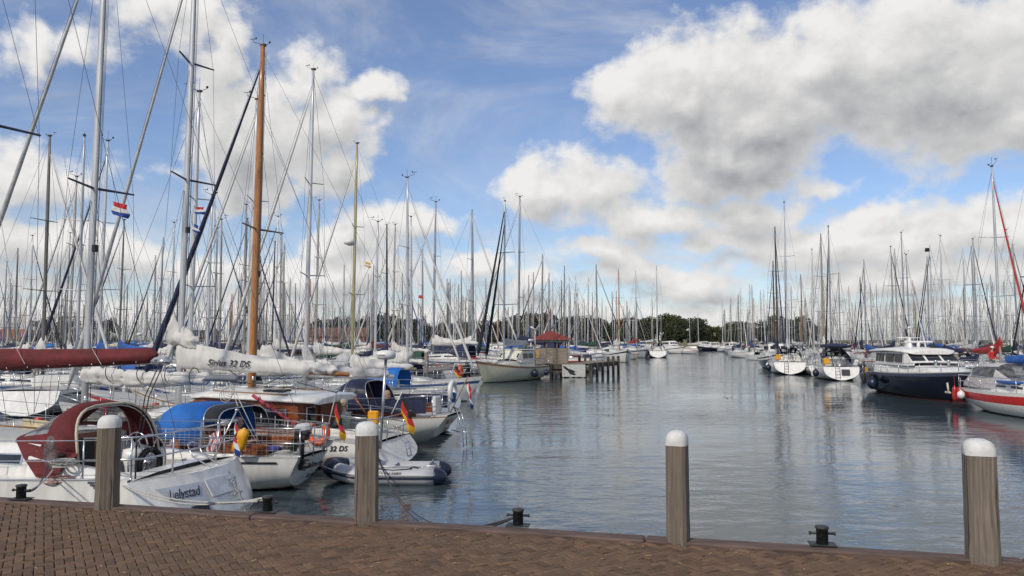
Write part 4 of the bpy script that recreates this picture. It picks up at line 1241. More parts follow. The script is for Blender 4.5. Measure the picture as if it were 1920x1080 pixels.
# ---- B: older yacht with bright blue sprayhood
Bo = thing('sailing_yacht', 'older white yacht with bright blue sprayhood, netted rail and outboard on its stern', 'sailboat', uv(-7.95, 14.9), H_LEFT)
spB = dict(L=10.4, B=3.0, fs=.70, fm=.74, fb=1.25, ts=.42, rs=.35, rb=1.4, stripe=None, ck=(.7, 2.5, .6, .2), cut=(.7, 2.5), zst=.06, N=28, pa=3.4, pb=.62)
herohull(Bo, spB, [WHITE, BOOT, DECK, WHITE, WHITE, TEAK]); SB = hullpts(spB)
m = MB(); fullB = coachroof(m, 2.5, 7.2, 1.0, .55, .78, .42, .26, n=14); cbB = m.build('cabin', [MAHOG, DECK], Bo)
for sd in (-1, 1):
    for a, b in ((.05, .24), (.32, .50)):
        m = MB(); side_window(m, fullB, a - .01, b + .01, .0, .9, sd, off=.005); fr = m.build('window_frame', STEEL, cbB)
        m = MB(); side_window(m, fullB, a, b, .12, .78, sd, off=.012); m.build('pane', GLASS, fr)
for sd in (-1, 1):
    m = MB(); m.box((1.6, sd * .66, .86), (1.9, .05, .26), ch=.015); m.build('coaming', MAHOG, Bo)
m = MB(); n = 14
Ar = hoodarc(1.95, .95, .92, .80, n, lean=.1, p=.45); Br = hoodarc(2.9, .95, .95, .79, n, lean=.0, p=.45); Fr = hoodarc(3.65, .78, 1.15, .16, n, p=.6)
lo = [tuple(Vector(a).lerp(Vector(b), .2)) for a, b in zip(Br, Fr)]; hi_ = [tuple(Vector(a).lerp(Vector(b), .85)) for a, b in zip(Br, Fr)]
m.grid([Ar, Br, lo, hi_, Fr], lambda i, j: 1 if (i == 2 and 2 <= j <= n - 3 and j != n // 2) else (0 if not (i == 0) else 0))
hb_ = m.build('spray_hood', [BRIGHT, CLEAR], Bo); hb_.modifiers.new('t', 'SOLIDIFY').thickness = .008
m = MB(); m.grid([Ar[2:-2], [tuple(Vector(p) + Vector((-.34, 0, -.06))) for p in Ar[2:-2]]]); af = m.build('aft_canopy', mat('painted_shade_lining', (.02, .022, .03), .9), hb_); af.modifiers.new('t', 'SOLIDIFY').thickness = .006  # near-black colour paints in the shade of the opening under the hood
m = MB(); m.tube([tuple(Vector(p) + Vector((-.34, 0, -.06))) for p in Ar], .014, 6); m.tube(Ar, .014, 6); m.build('hood_bow', STEEL, hb_)
stanch(Bo, SB, [.12, 1.3, 2.7, 4.4, 6.2, 7.9, 9.3], .58)
m = MB()   # netting round the stern rail
for sd in (-1, 1):
    P = []
    for x in [.12 + .1 * k for k in range(44)]:
        k = min(range(len(SB)), key=lambda q: abs(SB[q][3][0][0] - x)); k2 = min(len(SB) - 1, k + 1)
        a, b = SB[k], SB[k2]; f = 0 if k == k2 else max(0, min(1, (x - a[3][0][0]) / max(.01, b[3][0][0] - a[3][0][0])))
        P.append((x, sd * (a[1] + (b[1] - a[1]) * f - .07), a[2] + (b[2] - a[2]) * f))
    for q in range(6): m.tube([(x, y, z + .05 + q * .1) for x, y, z in P], .0032, 3)
    for x, y, z in P: m.tube([(x, y, z + .03), (x, y, z + .57)], .0032, 3)
m.build('safety_netting', ROPEW, Bo)
herorig(Bo, 13.8, 5.75, .95, SILVER, [(6.6, 1.0)], 2.9, (10.1, 0, 1.35), (.05, 0, .75), .085, jm=SAILG, jr=.065)
m = MB(); boom(m, 5.7, 1.85, 2.28, 2.26, .07); m.build('boom', SILVER2, Bo)
m = MB(); sailcover(m, 5.8, 2.55, 2.16, 2.2, .38, .14, .12, seed=9, lump=.20, n=46, k=16, sag_=.06); m.build('flaked_sail', SAILW, Bo)
for k, x in enumerate((5.0, 4.2, 3.5, 2.9)):
    m = MB(); m.torus((x, 0, 2.3 + .03 * (3 - k)), .24 - .02 * k, .010, 'x', 16, 5); m.build('sail_tie', BLACK, Bo)
m = MB(); m.tube([(2.0, 0, 2.2), (1.6, 0, 1.5), (1.2, 0, .8)], .010, 5); m.tube([(2.0, .04, 2.2), (1.7, .05, 1.5), (1.2, .05, .8)], .010, 5)
for k in range(5): m.torus((1.95 + .03 * k, .06, 2.02 - .03 * k), .10 + .012 * k, .007, 'y', 14, 4)
m.build('mainsheet', ROPEW, Bo)
# outboard
ob = thing('outboard_motor', 'dark outboard motor with grey cowling clamped on the stern rail of the netted yacht', 'outboard motor', uv(-7.98, 14.45, 0), H_LEFT)
m = MB(); m.box((-.03, 0, 1.30), (.36, .22, .20), ch=.06, rot=Matrix.Rotation(R(8), 3, 'Y')); m.box((-.03, 0, 1.20), (.30, .20, .06), 1, ch=.02)
m.build('cowling', [GREYH, BLACK], ob)
m = MB(); m.box((0, 0, 1.12), (.3, .2, .12), ch=.03); m.tube([(0, 0, 1.1), (-.02, 0, .68)], [.07, .045], 8); m.box((-.04, 0, .66), (.26, .12, .02)); m.box((-.02, 0, .55), (.14, .04, .2)); m.lathe((-.1, 0, .55), [(.02, -.12), (.045, -.06), (.045, .1), (0, .16)], 8, axis='x'); m.build('shaft', BLACK, ob)
m = MB(); m.box((.17, 0, .95), (.06, .22, .26), ch=.02); m.tube([(.1, 0, 1.25), (.5, .05, 1.36)], .018, 6); m.build('bracket', BLACK, ob)
m = MB()
for k in range(3): a = k * 2.09; m.add([(-.24, 0, .55), (-.22, .11 * math.cos(a), .55 + .11 * math.sin(a)), (-.25, .11 * math.cos(a + .8), .55 + .11 * math.sin(a + .8))], [(0, 1, 2)], 0, False)
m.build('propeller', BLACK, ob)
lettering(Bo, 'Seeteufel', .19, frame((0, -1, 0), (-.5, 0, 1), (-.01, -.05, .50)), INK, shear=.3, bold=.002)
lettering(Bo, 'Berlin', .15, frame((0, -1, 0), (-.5, 0, 1), (.12, -.1, .27)), INK, shear=.3)
bag = MB(); rows = []
for t in range(7):
    q = t / 6; w = .125 * (1 - (2 * q - 1) ** 6) ** .5 + .02
    rows.append([(1.05 + w * math.cos(k * math.pi / 5) - .16 * q, 1.16 + w * .6 * math.sin(k * math.pi / 5), .84 + .52 * q) for k in range(10)])
bag.grid(rows, close=True); bag.poly(rows[0]); bag.poly(rows[-1])
bo = bag.build('rescue_bag', YELLOW); bo.location = uv(-7.95, 14.9); bo.rotation_euler[2] = H_LEFT; tag(bo, 'yellow rescue bag hanging on the netted rail beside a red striped cloth', 'bag')
sf = bpy.data.objects.new('cloth_holder', None); C.objects.remove if False else None
cl = flag(None, (1.38, 1.18, 1.34), .42, .34, (1, 0, -.1), [mat('stripe_red', (.36, .02, .06), .85), F_WHITE] * 4, name='striped_cloth', vertical=True, droop=.5, seed=8)
cl.location = uv(-7.95, 14.9); cl.rotation_euler[2] = H_LEFT; tag(cl, 'red and white striped cloth draped over the netted rail beside the yellow bag', 'cloth')
m = MB(); m.tube([(1.3, 1.2, .8), (1.3, 1.2, 1.38)], .012, 6); m.ball((1.3, 1.2, 1.45), .085, 12, sq=(1, 1, .8)); m.build('satellite_aerial', WHITEP, Bo)
m = MB(); m.tube([(-.02, -.35, .72), (-.30, -.42, 1.98)], .014, 6); m.ball((-.30, -.42, 2.0), .04, 8); fsB = m.build('flagstaff', SILVER2, Bo)
flag(fsB, (-.28, -.42, 1.92), .72, .5, (-1, .3, 0), [F_BLACK, F_RED, F_GOLD], droop=1.15, seed=5)
person(uv(-7.95 - 1.75, 14.75, .66), H_LEFT + R(200), 'bald person reading in a dim cockpit beneath the bright blue sprayhood', mat('grey_jumper', (.12, .12, .13), .9), mat('blue_trousers', (.04, .05, .22), .9), hair=mat('grey_hair', (.3, .28, .26), .9), bald=True, pose='read')
m = MB(); m.grid([[(4.9, 1.36, .86), (6.1, 1.28, .90)], [(4.92, 1.38, 1.05), (6.08, 1.32, 1.1)], [(4.9, 1.36, 1.38), (6.1, 1.28, 1.43)]]); wc_ = m.build('weather_cloth', mat('beige_cloth', (.48, .40, .25), .85, var=.12, scale=6), Bo); wc_.modifiers.new('t', 'SOLIDIFY').thickness = .01
m = MB(); m.box((1.5, -.45, .72), (.9, .3, .12), ch=.04); m.build('cushion', mat('blue_cushion', (.04, .05, .25), .9), Bo)
coil(Bo, (1.9, .9, .98), .16, 7, mat('brown_rope', (.2, .10, .05), .9, var=.3, scale=50), 3); coil(Bo, (3.0, .7, 1.24), .17, 6, ROPEW, 4); coil(Bo, (.35, .3, .86), .16, 6, ROPED, 6)
m = MB(); m.box((4.3, -.2, 1.30), (.45, .4, .05), ch=.02); m.build('hatch', GLASS, cbB)
m = MB(); m.tube([tuple((SB[k][3][1][0], SB[k][3][1][1] + .012, SB[k][3][1][2])) for k in range(1, len(SB) - 1)], .018, 5); m.build('rubbing_strake', BOOT, Bo)

# ---- C: pilot saloon yacht, mahogany sides, name on boom cover
Cb = thing('sailing_yacht', 'white pilothouse yacht with mahogany cabin sides, dark italic lettering on its white boom cover', 'sailboat', uv(-7.65, 18.3), H_LEFT)
spC = dict(L=10.0, B=3.3, fs=.60, fm=.80, fb=1.3, ts=.78, rs=-.45, rb=.9, stripe=1, ck=(.5, 2.0, .7, .25), cut=(.5, 2.0), zst=.08, N=26, pa=4, pb=.6)
herohull(Cb, spC, [WHITE, NAVYH, DECK, WHITE, WHITE, TEAK]); SC = hullpts(spC)
m = MB(); rows = []
for x, w, zb, zt in ((1.95, 1.15, .62, 1.56), (2.6, 1.2, .62, 1.60), (4.6, 1.15, .8, 1.66), (5.1, 1.05, .85, 1.50), (5.7, .95, .85, 1.22), (7.6, .55, .9, 1.12), (7.9, .3, .95, 1.0)):
    r = [(x, w, zb), (x, w * .97, zt), (x, w * .8, zt + .05), (x, 0, zt + .10)]; rows.append(r + [(p[0], -p[1], p[2]) for p in reversed(r[:-1])])
m.grid(rows, lambda i, j: 0 if (j in (0, 5) and i <= 3) else 1, smooth=False); m.add(rows[0], [tuple(range(7))], 0, False); ch = m.build('deckhouse', [MAHOG, WHITE], Cb)
m = MB(); rows = []
for x, w, z in ((1.45, 1.02, 1.58), (1.5, 1.22, 1.62), (2.6, 1.27, 1.66), (4.5, 1.22, 1.72), (4.95, 1.1, 1.68), (5.0, .9, 1.64)):
    r = [(x, w, z - .06), (x, w + .02, z - .03), (x, w, z), (x, w * .8, z + .07), (x, 0, z + .12)]; rows.append(r + [(p[0], -p[1], p[2]) for p in reversed(r[:-1])])
m.grid(rows); m.poly(rows[0]); m.poly(rows[-1]); m.build('roof', WHITE, ch)
for sd in (-1, 1):
    for x0, x1 in ((2.25, 3.15), (3.4, 4.6)):
        m = MB(); yy = sd * 1.19; m.box(((x0 + x1) / 2, yy, 1.20), (x1 - x0 + .07, .05, .44), ch=.02); fr = m.build('window_frame', STEEL, ch)
        m = MB(); m.box(((x0 + x1) / 2, yy + sd * .012, 1.20), (x1 - x0 - .03, .05, .34), ch=.015); m.build('pane', GLASS, fr)
m = MB(); m.box((1.92, .55, 1.2), (.05, .45, .5), ch=.02); fr = m.build('window_frame', STEEL, ch); m = MB(); m.box((1.90, .55, 1.2), (.05, .36, .4), ch=.02); m.build('pane', GLASS, fr)
m = MB(); m.box((1.92, -.25, 1.1), (.06, .6, .9), ch=.01); m.build('door', MAHOG, ch)
for sd in (-1, 1):
    m = MB(); m.box((1.25, sd * .78, .78), (1.5, .1, .3), ch=.03); m.build('coaming', WHITE, Cb)
    m = MB(); m.tube([(2.3, sd * 1.0, 1.74), (4.4, sd * 1.0, 1.82)], .016, 6); m.build('handrail', TEAK, ch)
m = MB(); m.box((3.0, .3, 1.80), (.55, .5, .06), ch=.02); m.build('hatch', GLASS, ch)
m = MB(); m.box((2.5, .75, 1.74), (.42, .2, .07), ch=.02); m.tube([(2.2, .8, 1.72), (2.2, .8, 1.95), (2.5, .8, 2.03)], .015, 6); m.build('vent', STEEL, ch)
stanch(Cb, SC, [.15, 1.3, 2.7, 4.3, 6.0, 7.6, 9.0], .6)
herorig(Cb, 14.6, 6.15, 1.3, SILVER, [(7.5, .95), (10.8, .75)], 3.2, (9.8, 0, 1.45), (.05, 0, .7), .09, jm=SAILG, jr=.06)
m = MB(); boom(m, 6.0, 2.3, 2.5, 2.36, .07); m.build('boom', SILVER, Cb)
m = MB(); sailcover(m, 6.25, 2.25, 2.40, 2.24, .64, .20, .13, seed=6, lump=.045, n=40, k=18, peak=.15); sc_ = m.build('boom_cover', SAILW, Cb)
m = MB(); sailcover(m, 6.45, 5.6, 3.0, 2.9, .7, .25, .20, seed=12, lump=.22, n=14, k=12, peak=.25); m.build('sail_head', SAILW, Cb)
lettering(sc_, 'Sirius 32 DS', .24, frame((-1, 0, -.035), (0, -.05, 1), (4.55, .150, 2.47)), INK, shear=.25, bold=.004, spacing=1.05)
lettering(Cb, 'Sirius 32 DS', .17, frame((-1, -.135, .03), (0, .04, 1), (.95, 1.434, .53)), INK, shear=.25, bold=.004, spacing=1.05)
m = MB(); m.tube([(2.3, 0, 2.3), (2.6, .02, 2.0), (1.5, 0, 1.75)], .012, 5); m.tube([(3.4, .05, 2.2), (2.6, .1, 1.9), (4.4, .0, 1.8)], .010, 5); m.tube([(2.9, .1, 2.2), (3.4, .15, 1.95), (4.0, .05, 1.95), (4.6, .05, 2.3)], .014, 5); m.build('mainsheet', ROPED, Cb)
m = MB(); m.tube([(-.10, .85, .5), (-.22, .85, 2.62)], .035, 10); rp = m.build('radar_pole', STEEL, Cb)
m = MB(); m.lathe((-.22, .85, 2.62), [(.05, 0), (.20, .02), (.24, .07), (.24, .15), (.20, .20), (.1, .225), (0, .23)], 20); rd = m.build('radome', WHITEP, rp)
lettering(rd, 'Raymarine', .055, frame((-1, .0, 0), (0, 0, 1), (-.20, 1.104, 2.735)), INK, shear=.2)
m = MB(); m.torus((1.2, 1.50, .92), .24, .075, 'y', 20, 10, a0=R(-230), a1=R(50)); m.build('horseshoe_buoy', ORANGE, Cb)
m = MB(); m.box((.55, -.2, 1.12), (.28, .14, .34), ch=.03); m.build('rescue_bag', YELLOW, Cb)
m = MB(); m.tube([(.75, -.2, 1.2), (1.1, -.2, 1.65)], .025, 6); m.build('oar', MAHOG, Cb)
m = MB(); m.tube([(1.6, 1.34, .9), (3.0, 1.42, 1.75)], .045, 6)
for k in range(8): m.torus((1.7 + k * .16, 1.35 + k * .009, .96 + k * .1), .06, .012, 'x', 8, 4)
m.build('gangway_pole', mat('faded_red', (.38, .05, .07), .7, var=.3, scale=20), Cb)
m = MB(); m.tube([(.12, -.35, 1.2), (-.15, -.4, 1.78)], .014, 6); fsC = m.build('flagstaff', WHITEP, Cb)
flag(fsC, (-.14, -.4, 1.74), .82, .58, (-1, .35, 0), [F_BLACK, F_RED, F_GOLD], droop=.95, seed=15)
m = MB()
for yy in (-.25, -.5): m.tube([(-.38, yy, .14), (-.30, yy, .5), (.0, yy, .75), (.05, yy, .95)], .013, 6)
for k in range(3): m.tube([(-.38 + k * .03, -.25, .18 + k * .16), (-.38 + k * .03, -.5, .18 + k * .16)], .012, 6)
m.build('boarding_ladder', STEEL, Cb)
person(uv(-7.65 - 1.3, 18.4, .74), H_LEFT + R(-15), 'seated person in pale patterned shirt and beige cap seen from behind in a cockpit', mat('pale_shirt', (.36, .42, .36), .9, var=.4, scale=40), mat('green_trousers', (.08, .10, .06), .9), cap=mat('beige_cap', (.42, .36, .27), .9), hair=mat('light_hair', (.35, .27, .18), .9))
place_fender(Cb, (2.2, 1.72, .35), WHITEP); coil(Cb, (.5, .6, .7), .15, 6, ROPEW, 9)

# ---- D: classic yacht with navy sprayhood and wooden mast
Db = thing('sailing_yacht', 'classic cream hulled yacht with varnished wooden mast, teak rail and navy sprayhood', 'sailboat', uv(-7.0, 21.4), H_LEFT)
spD = dict(L=10.8, B=3.1, fs=.93, fm=.86, fb=1.45, ts=.45, rs=.55, rb=1.6, stripe=None, rail=1, ck=(1.0, 2.9, .6, .4), cut=(1.0, 2.9), zst=.30, N=28, pa=3.0, pb=.68)
herohull(Db, spD, [mat('soft_white_hull', (.64, .64, .60), .3, var=.04), BOOT, DECK, mat('soft_white_hull', (.64, .64, .60)), TEAK, TEAK]); SD = hullpts(spD)
m = MB(); fullD = coachroof(m, 2.9, 7.4, 1.0, .5, .92, .45, .28, n=14); cbD = m.build('cabin', [MAHOG, DECK], Db)
for sd in (-1, 1):
    for a, b in ((.05, .2), (.27, .40), (.47, .56)):
        m = MB(); side_window(m, fullD, a - .01, b + .01, .0, .9, sd, off=.005); fr = m.build('window_frame', STEEL, cbD)
        m = MB(); side_window(m, fullD, a, b, .12, .78, sd, off=.012); m.build('pane', GLASS, fr)
for sd in (-1, 1):
    m = MB(); m.box((1.9, sd * .66, 1.05), (2.0, .05, .28), ch=.015); m.build('coaming', MAHOG, Db)
m = MB(); n = 14
Ar = hoodarc(2.15, .98, 1.0, .90, n, lean=.35, p=.6); Br = hoodarc(3.0, .98, 1.1, .85, n, lean=.0, p=.6); Fr = hoodarc(3.9, .8, 1.30, .14, n, p=.6)
lo = [tuple(Vector(a).lerp(Vector(b), .2)) for a, b in zip(Br, Fr)]; hi_ = [tuple(Vector(a).lerp(Vector(b), .85)) for a, b in zip(Br, Fr)]
m.grid([Ar, Br, lo, hi_, Fr], lambda i, j: 1 if i == 2 and 2 <= j <= n - 3 and j != n // 2 else (1 if i == 0 and j == 2 else 0)); hd = m.build('spray_hood', [NAVY, CLEAR], Db); hd.modifiers.new('t', 'SOLIDIFY').thickness = .008
m = MB(); m.tube(Ar, .014, 6); m.tube(Br, .012, 6); m.build('hood_bow', STEEL, hd)
m = MB()
for sd in (-1, 1):
    m.grid([[(.5, sd * .95, 1.05), (2.1, sd * 1.12, 1.08)], [(.5, sd * .95, 1.42), (2.1, sd * 1.12, 1.45)]], smooth=False)
dg_ = m.build('weather_cloth', NAVY, Db); dg_.modifiers.new('t', 'SOLIDIFY').thickness = .01
stanch(Db, SD, [.2, 1.3, 2.8, 4.4, 6.2, 8.0, 9.6], .6)
herorig(Db, 12.4, 6.55, 1.1, WOODM, [(6.55, 1.15)], 3.0, (10.5, 0, 1.6), (.1, 0, 1.0), .115, jm=NAVY, jr=.085, sq=.95)
m = MB(); boom(m, 6.2, 3.3, 2.18, 2.06, .065); m.build('boom', WOODM, Db)
m = MB(); sailcover(m, 6.3, 3.7, 2.24, 2.06, .60, .20, .15, seed=21, lump=.24, n=40, k=16); m.build('flaked_sail', SAILW, Db)
m = MB(); m.box((.50, .05, 1.22), (.12, .52, .52), ch=.03); m.build('white_box', WHITEP, Db)
m = MB(); m.torus((.12, -.25, 1.62), .24, .07, 'x', 20, 10, a0=R(-60), a1=R(240)); m.build('horseshoe_buoy', WHITEP, Db)
m = MB(); m.box((.08, -.25, 1.42), (.1, .22, .3), ch=.04); m.build('rescue_light_bag', BLUE, Db)
for z, w in ((.76, .56), (.55, .38)):
    m = MB(); m.box((0, 0, 0), (w, .13, .03), ch=.01); nbd = m.build('name_board', MAHOG, Db); nbd.matrix_local = frame((0, -1, 0), (-.55, 0, .9), (-.0 + (.93 - z) * .55, .0, z))
m = MB(); m.tube([(.1, .0, 1.0), (-.42, -.05, 2.05)], .016, 6); fsD = m.build('flagstaff', TEAK, Db)
flag(fsD, (-.40, -.05, 2.0), .62, .44, (-1, .15, 0), [F_RED, F_WHITE, F_BLUE], droop=1.3, seed=11)
m = MB()
for yy in (-.2, .12): m.tube([(-.12, yy, 1.1), (-.30, yy, .6), (-.34, yy, .05)], .013, 6)
for k in range(5): m.tube([(-.34 + k * .012, -.2, .1 + k * .18), (-.34 + k * .012, .12, .1 + k * .18)], .012, 6)
m.tube([(.1, -.1, .5), (-.2, -.05, .45), (-.55, -.05, .5), (-.55, -.05, .05)], .012, 6); m.build('boarding_ladder', STEEL, Db)
lettering(Db, 'Odin', .13, frame((-1, 0, .03), (0, .12, 1), (1.25, 1.25, .68)), INK, shear=.35)
person(uv(-7.0 - 2.0, 21.2, .80), H_LEFT + R(150), 'light haired person sitting low behind the dark weather cloth of a classic yacht', mat('dark_jumper', (.03, .03, .05), .9), mat('dark_trousers', (.03, .03, .04), .9), hair=mat('fair_hair', (.38, .26, .14), .9))
for x in (2.0, 4.6): place_fender(Db, (x, 1.5, .55), NAVYP)

# loose gear lying on the side decks and foredecks
def deck_gear(root, S, seed, x0=3.2, x1=9.4, zr=.0):
    q = random.Random(seed)
    def at(x): k = min(range(len(S)), key=lambda w: abs(S[w][3][0][0] - x)); return S[k][1], S[k][2]
    for k in range(15):
        x = q.uniform(x0, x1); hb, z = at(x); sd = q.choice((1, 1, -1)); y = sd * max(.1, hb - q.uniform(.22, .42)); z += .06
        t = q.randrange(6); m = MB()
        if t == 0:
            for j in range(5): m.torus((x, y, z + .012 * j), .13 * q.uniform(.8, 1.1), .010, 'z', 14, 5)
            m.build('coiled_rope', q.choice((ROPEW, ROPED, mat('blue_rope', (.03, .06, .25), .9))), root)
        elif t == 1:
            m.tube([(x - .6, y, z + .03), (x, y + .03, z + .09), (x + .7, y - .02, z + .04)], .022, 6); m.build('boat_hook', q.choice((TEAK, SILVER, BLACK)), root)
        elif t == 2:
            m.lathe((x, y, z - .05), [(.05, 0), (.05, .12), (.09, .2), (.10, .26), (0, .27)], 10); m.build('cowl_vent', q.choice((STEEL, WHITEP, REDP)), root)
        elif t == 3:
            m.box((x, y, z + .06), (.42, .26, .14), ch=.04); m.build('deck_bag', q.choice((NAVY, BLUE, BLACKC, YELLOW, CREAM)), root)
        elif t == 4:
            m.box((x, y, z), (.2, .05, .03), ch=.01); m.tube([(x - .14, y, z + .05), (x + .14, y, z + .05)], .016, 6); m.tube([(x - .04, y, z - .04), (x - .04, y, z + .05)], .014, 5); m.build('cleat', STEEL, root)
        else:
            pts = [(x + .09 * j, y + .05 * math.sin(j * 1.7), z - .02 + .01 * math.sin(j)) for j in range(14)]
            m.tube(pts, .010, 5); m.build('loose_line', q.choice((ROPEW, ROPED)), root)
    for x, w in ((x0 + 1.6, .5), (x0 + 3.0, .4)):
        m = MB(); m.box((x, 0, 1.36 + zr), (w, w, .06), ch=.02); m.build('deck_hatch', GLASS, root)
    m = MB()
    for sd in (-1, 1): m.tube([(x0 + .3, sd * .62, 1.33 + zr), (x0 + 1.6, sd * .58, 1.38 + zr), (x0 + 3.0, sd * .5, 1.33 + zr)], .016, 6)
    m.build('grab_rail', TEAK, root)
deck_gear(A, SA, 1, 3.2, 9.4, .22); deck_gear(Bo, SB, 2, 3.4, 9.2, -.1); deck_gear(Cb, SC, 3, 5.2, 9.2, -.12); deck_gear(Db, SD, 4, 3.6, 9.6, .05)

# ---- inflatable dinghy tied to the stern
DH = math.pi - R(2)
Dg = thing('inflatable_dinghy', 'grey inflatable dinghy with navy bow and tube ends floating behind the yachts', 'dinghy', (-1.62, 17.30, -.03), DH, None, .92)
r_ = .205; hw = .50; L_ = 2.8
path = [(0.02, hw), (.3, hw), (.9, hw), (1.6, hw)]
for k in range(1, 12): a = math.pi * k / 12; path.append((1.6 + (L_ - 1.6 - r_) * math.sin(a) ** .9, hw * math.cos(a)))
path += [(1.6, -hw), (.9, -hw), (.3, -hw), (0.02, -hw)]
P3 = [(x, y, .21 + .20 * max(0, (x - 1.7) / 1.1) ** 1.5) for x, y in path]
m = MB(); m.tube(P3, r_, 16, up=(0, 0, 1)); dt = m.build('tube', TUBE, Dg)
for sd in (-1, 1):
    m = MB(); m.lathe((0, sd * hw, .21), [(0, -.26), (.08, -.25), (.15, -.18), (.19, -.08), (.212, .0), (.212, .03)], 16, axis='x'); m.build('tube_end', NAVYP, Dg)
sel = [p for p in P3 if p[0] > 2.3]; m = MB(); m.tube(sel, r_ + .008, 16, up=(0, 0, 1)); m.build('bow_patch', NAVYP, Dg)
m = MB(); off = []
for i, p in enumerate(P3):
    a, b = Vector(P3[max(0, i - 1)]), Vector(P3[min(len(P3) - 1, i + 1)]); d = (b - a).normalized(); nrm = Vector((0, 0, 1)).cross(d); nrm = -nrm.normalized()
    if nrm.dot(Vector(p) - Vector((1.2, 0, .2))) < 0: nrm = -nrm
    off.append(tuple(Vector(p) + nrm * (r_ + .002)))
m.tube(off, .030, 8); m.build('rub_strake', NAVYP, Dg)
m = MB(); m.tube([(x, y, z + .065) for x, y, z in off], .012, 6); m.build('white_trim', WHITEP, Dg)
m = MB(); m.box((1.1, 0, .10), (2.2, .72, .03)); m.build('floor', GREYH, Dg)
m = MB(); m.box((.18, 0, .28), (.04, .72, .40), ch=.01); m.build('transom', mat('grey_ply', (.3, .31, .33), .6), Dg)
m = MB(); m.box((1.15, 0, .40), (.24, .98, .03), ch=.01); m.build('thwart', mat('light_grey_seat', (.5, .51, .52), .6), Dg)
for x in (.5, 1.5):
    m = MB(); m.tube([(x - .1, hw + .06, .41), (x, hw + .05, .45), (x + .1, hw + .06, .41)], .014, 6); m.build('grab_handle', BLACK, Dg)
m = MB(); m.tube([(.55, hw + .09, .405), (1.0, hw + .12, .37), (1.35, hw + .09, .405)], .014, 5); m.build('life_line', BLACK, Dg)
m = MB(); m.tube([(.35, hw - .02, .43), (1.9, hw - .05, .44)], .02, 8); m.tube([(.3, hw - .02, .43), (.0, hw - .02, .44)], .045, 8, flat=.3); m.build('oar', SILVER, Dg)
lettering(dt, 'TALAMEX', .085, frame((-1, 0, 0), (0, -.5, 1), (.98, hw + .20, .305)), INK, bold=.003, spacing=1.1)
m = MB(); m.torus((1.27, hw + .205, .305), .045, .006, 'y', 18, 5); m.build('logo', INK, dt)

# ---- mooring ropes
def rope(pts, m, label, r=.012, grp=None):
    mb = MB(); mb.tube(pts, r, 6); o = mb.build('mooring_rope', m); tag(o, label, 'rope', grp); return o
def loc(root_uv, x, y, z): u, v = root_uv; return Vector(uv(u - x, v - y, z))
la = (-7.86, 10.7)
for k in range(2):
    rope(sag(loc(la, .1, 1.28 + .02 * k, 1.06), (-2.21, 7.05 + .02 * k, 1.66 + .025 * k), .10 + .05 * k), ROPEW, ('upper' if k else 'lower') + ' of two pale stern lines from Lelystad yacht to its bollard', .009)
for k in range(2): rope(sag(loc(la, 1.35 + .12 * k, 1.22, 1.22), (-4.68, 7.55 + .03 * k, 1.64), .05 + .04 * k), ROPED if k else ROPEW, ('dark' if k else 'pale') + ' short spring line from the leftmost bollard up to the red-hooded yacht', .009)
lc = (-7.65, 18.3)
for k in range(2): rope(sag((.03, 6.5, 1.64), loc(lc, .1, .9 - .1 * k, .68), .75 + .1 * k, 26), ROPED, ('upper' if k == 0 else 'lower') + ' long dark rope from the middle bollard to the pilothouse yacht stern', .010)

# ---- E and F and other placed yachts use the shared builder
def placed(us_, vc_, L, hv, *a, **k):   # stern position in marina axes, bow to -u
    s_ = L / 10; p = uv(us_ - 5.6 * s_, vc_); OCC.append((p[0], p[1], H_LEFT, L, 3.2 * s_)); return sailboat(p[0], p[1], a[0], H_LEFT, hv, *a[1:5], a[5], L, *a[6:], **k)
OCC = [(*uv(-13, v)[:2], H_LEFT, 12.5, 3.4) for v in (10.7, 14.9, 18.3, 21.4)]
GER = ([F_BLACK, F_RED, F_GOLD], (0, 0)); NLD = ([F_RED, F_WHITE, F_BLUE], (0, 0))
placed(-11.1, 33.4, 8.6, 0, 12.4, WHITE, SAILW, SAILW, BRIGHT, YELM, 0, 'small white yacht with bright blue windowed sprayhood and champagne coloured mast', 'yachts at the near piers', flagm=GER)
placed(-13.4, 41.2, 8.6, 0, 9.9, WHITE, SAILW, None, NAVY, SILVER, 0, 'white yacht with navy windowed sprayhood and orange horseshoe buoy beside the pier', 'yachts at the near piers', stripe=NAVYH)
m = MB(); m.torus((0, 0, 0), .27, .08, 'x', 18, 8, a0=R(-60), a1=R(240)); hb2 = m.build('horseshoe_buoy', ORANGE); hb2.location = (*uv(-13.3, 41.9)[:2], 1.35); hb2.rotation_euler[2] = H_LEFT; tag(hb2, 'orange horseshoe buoy on the stern rail of the white yacht beside the pier', 'lifebuoy')

# ------------------------------------------------------------------ motor boats and special hulls
def motor_rails(root, S, x0, x1, n, zr, S_in=.1):
    m = MB(); rails(m, S, zr, x0, x1, n, .016, S_in); return m.build('guard_rail', STEEL, root)


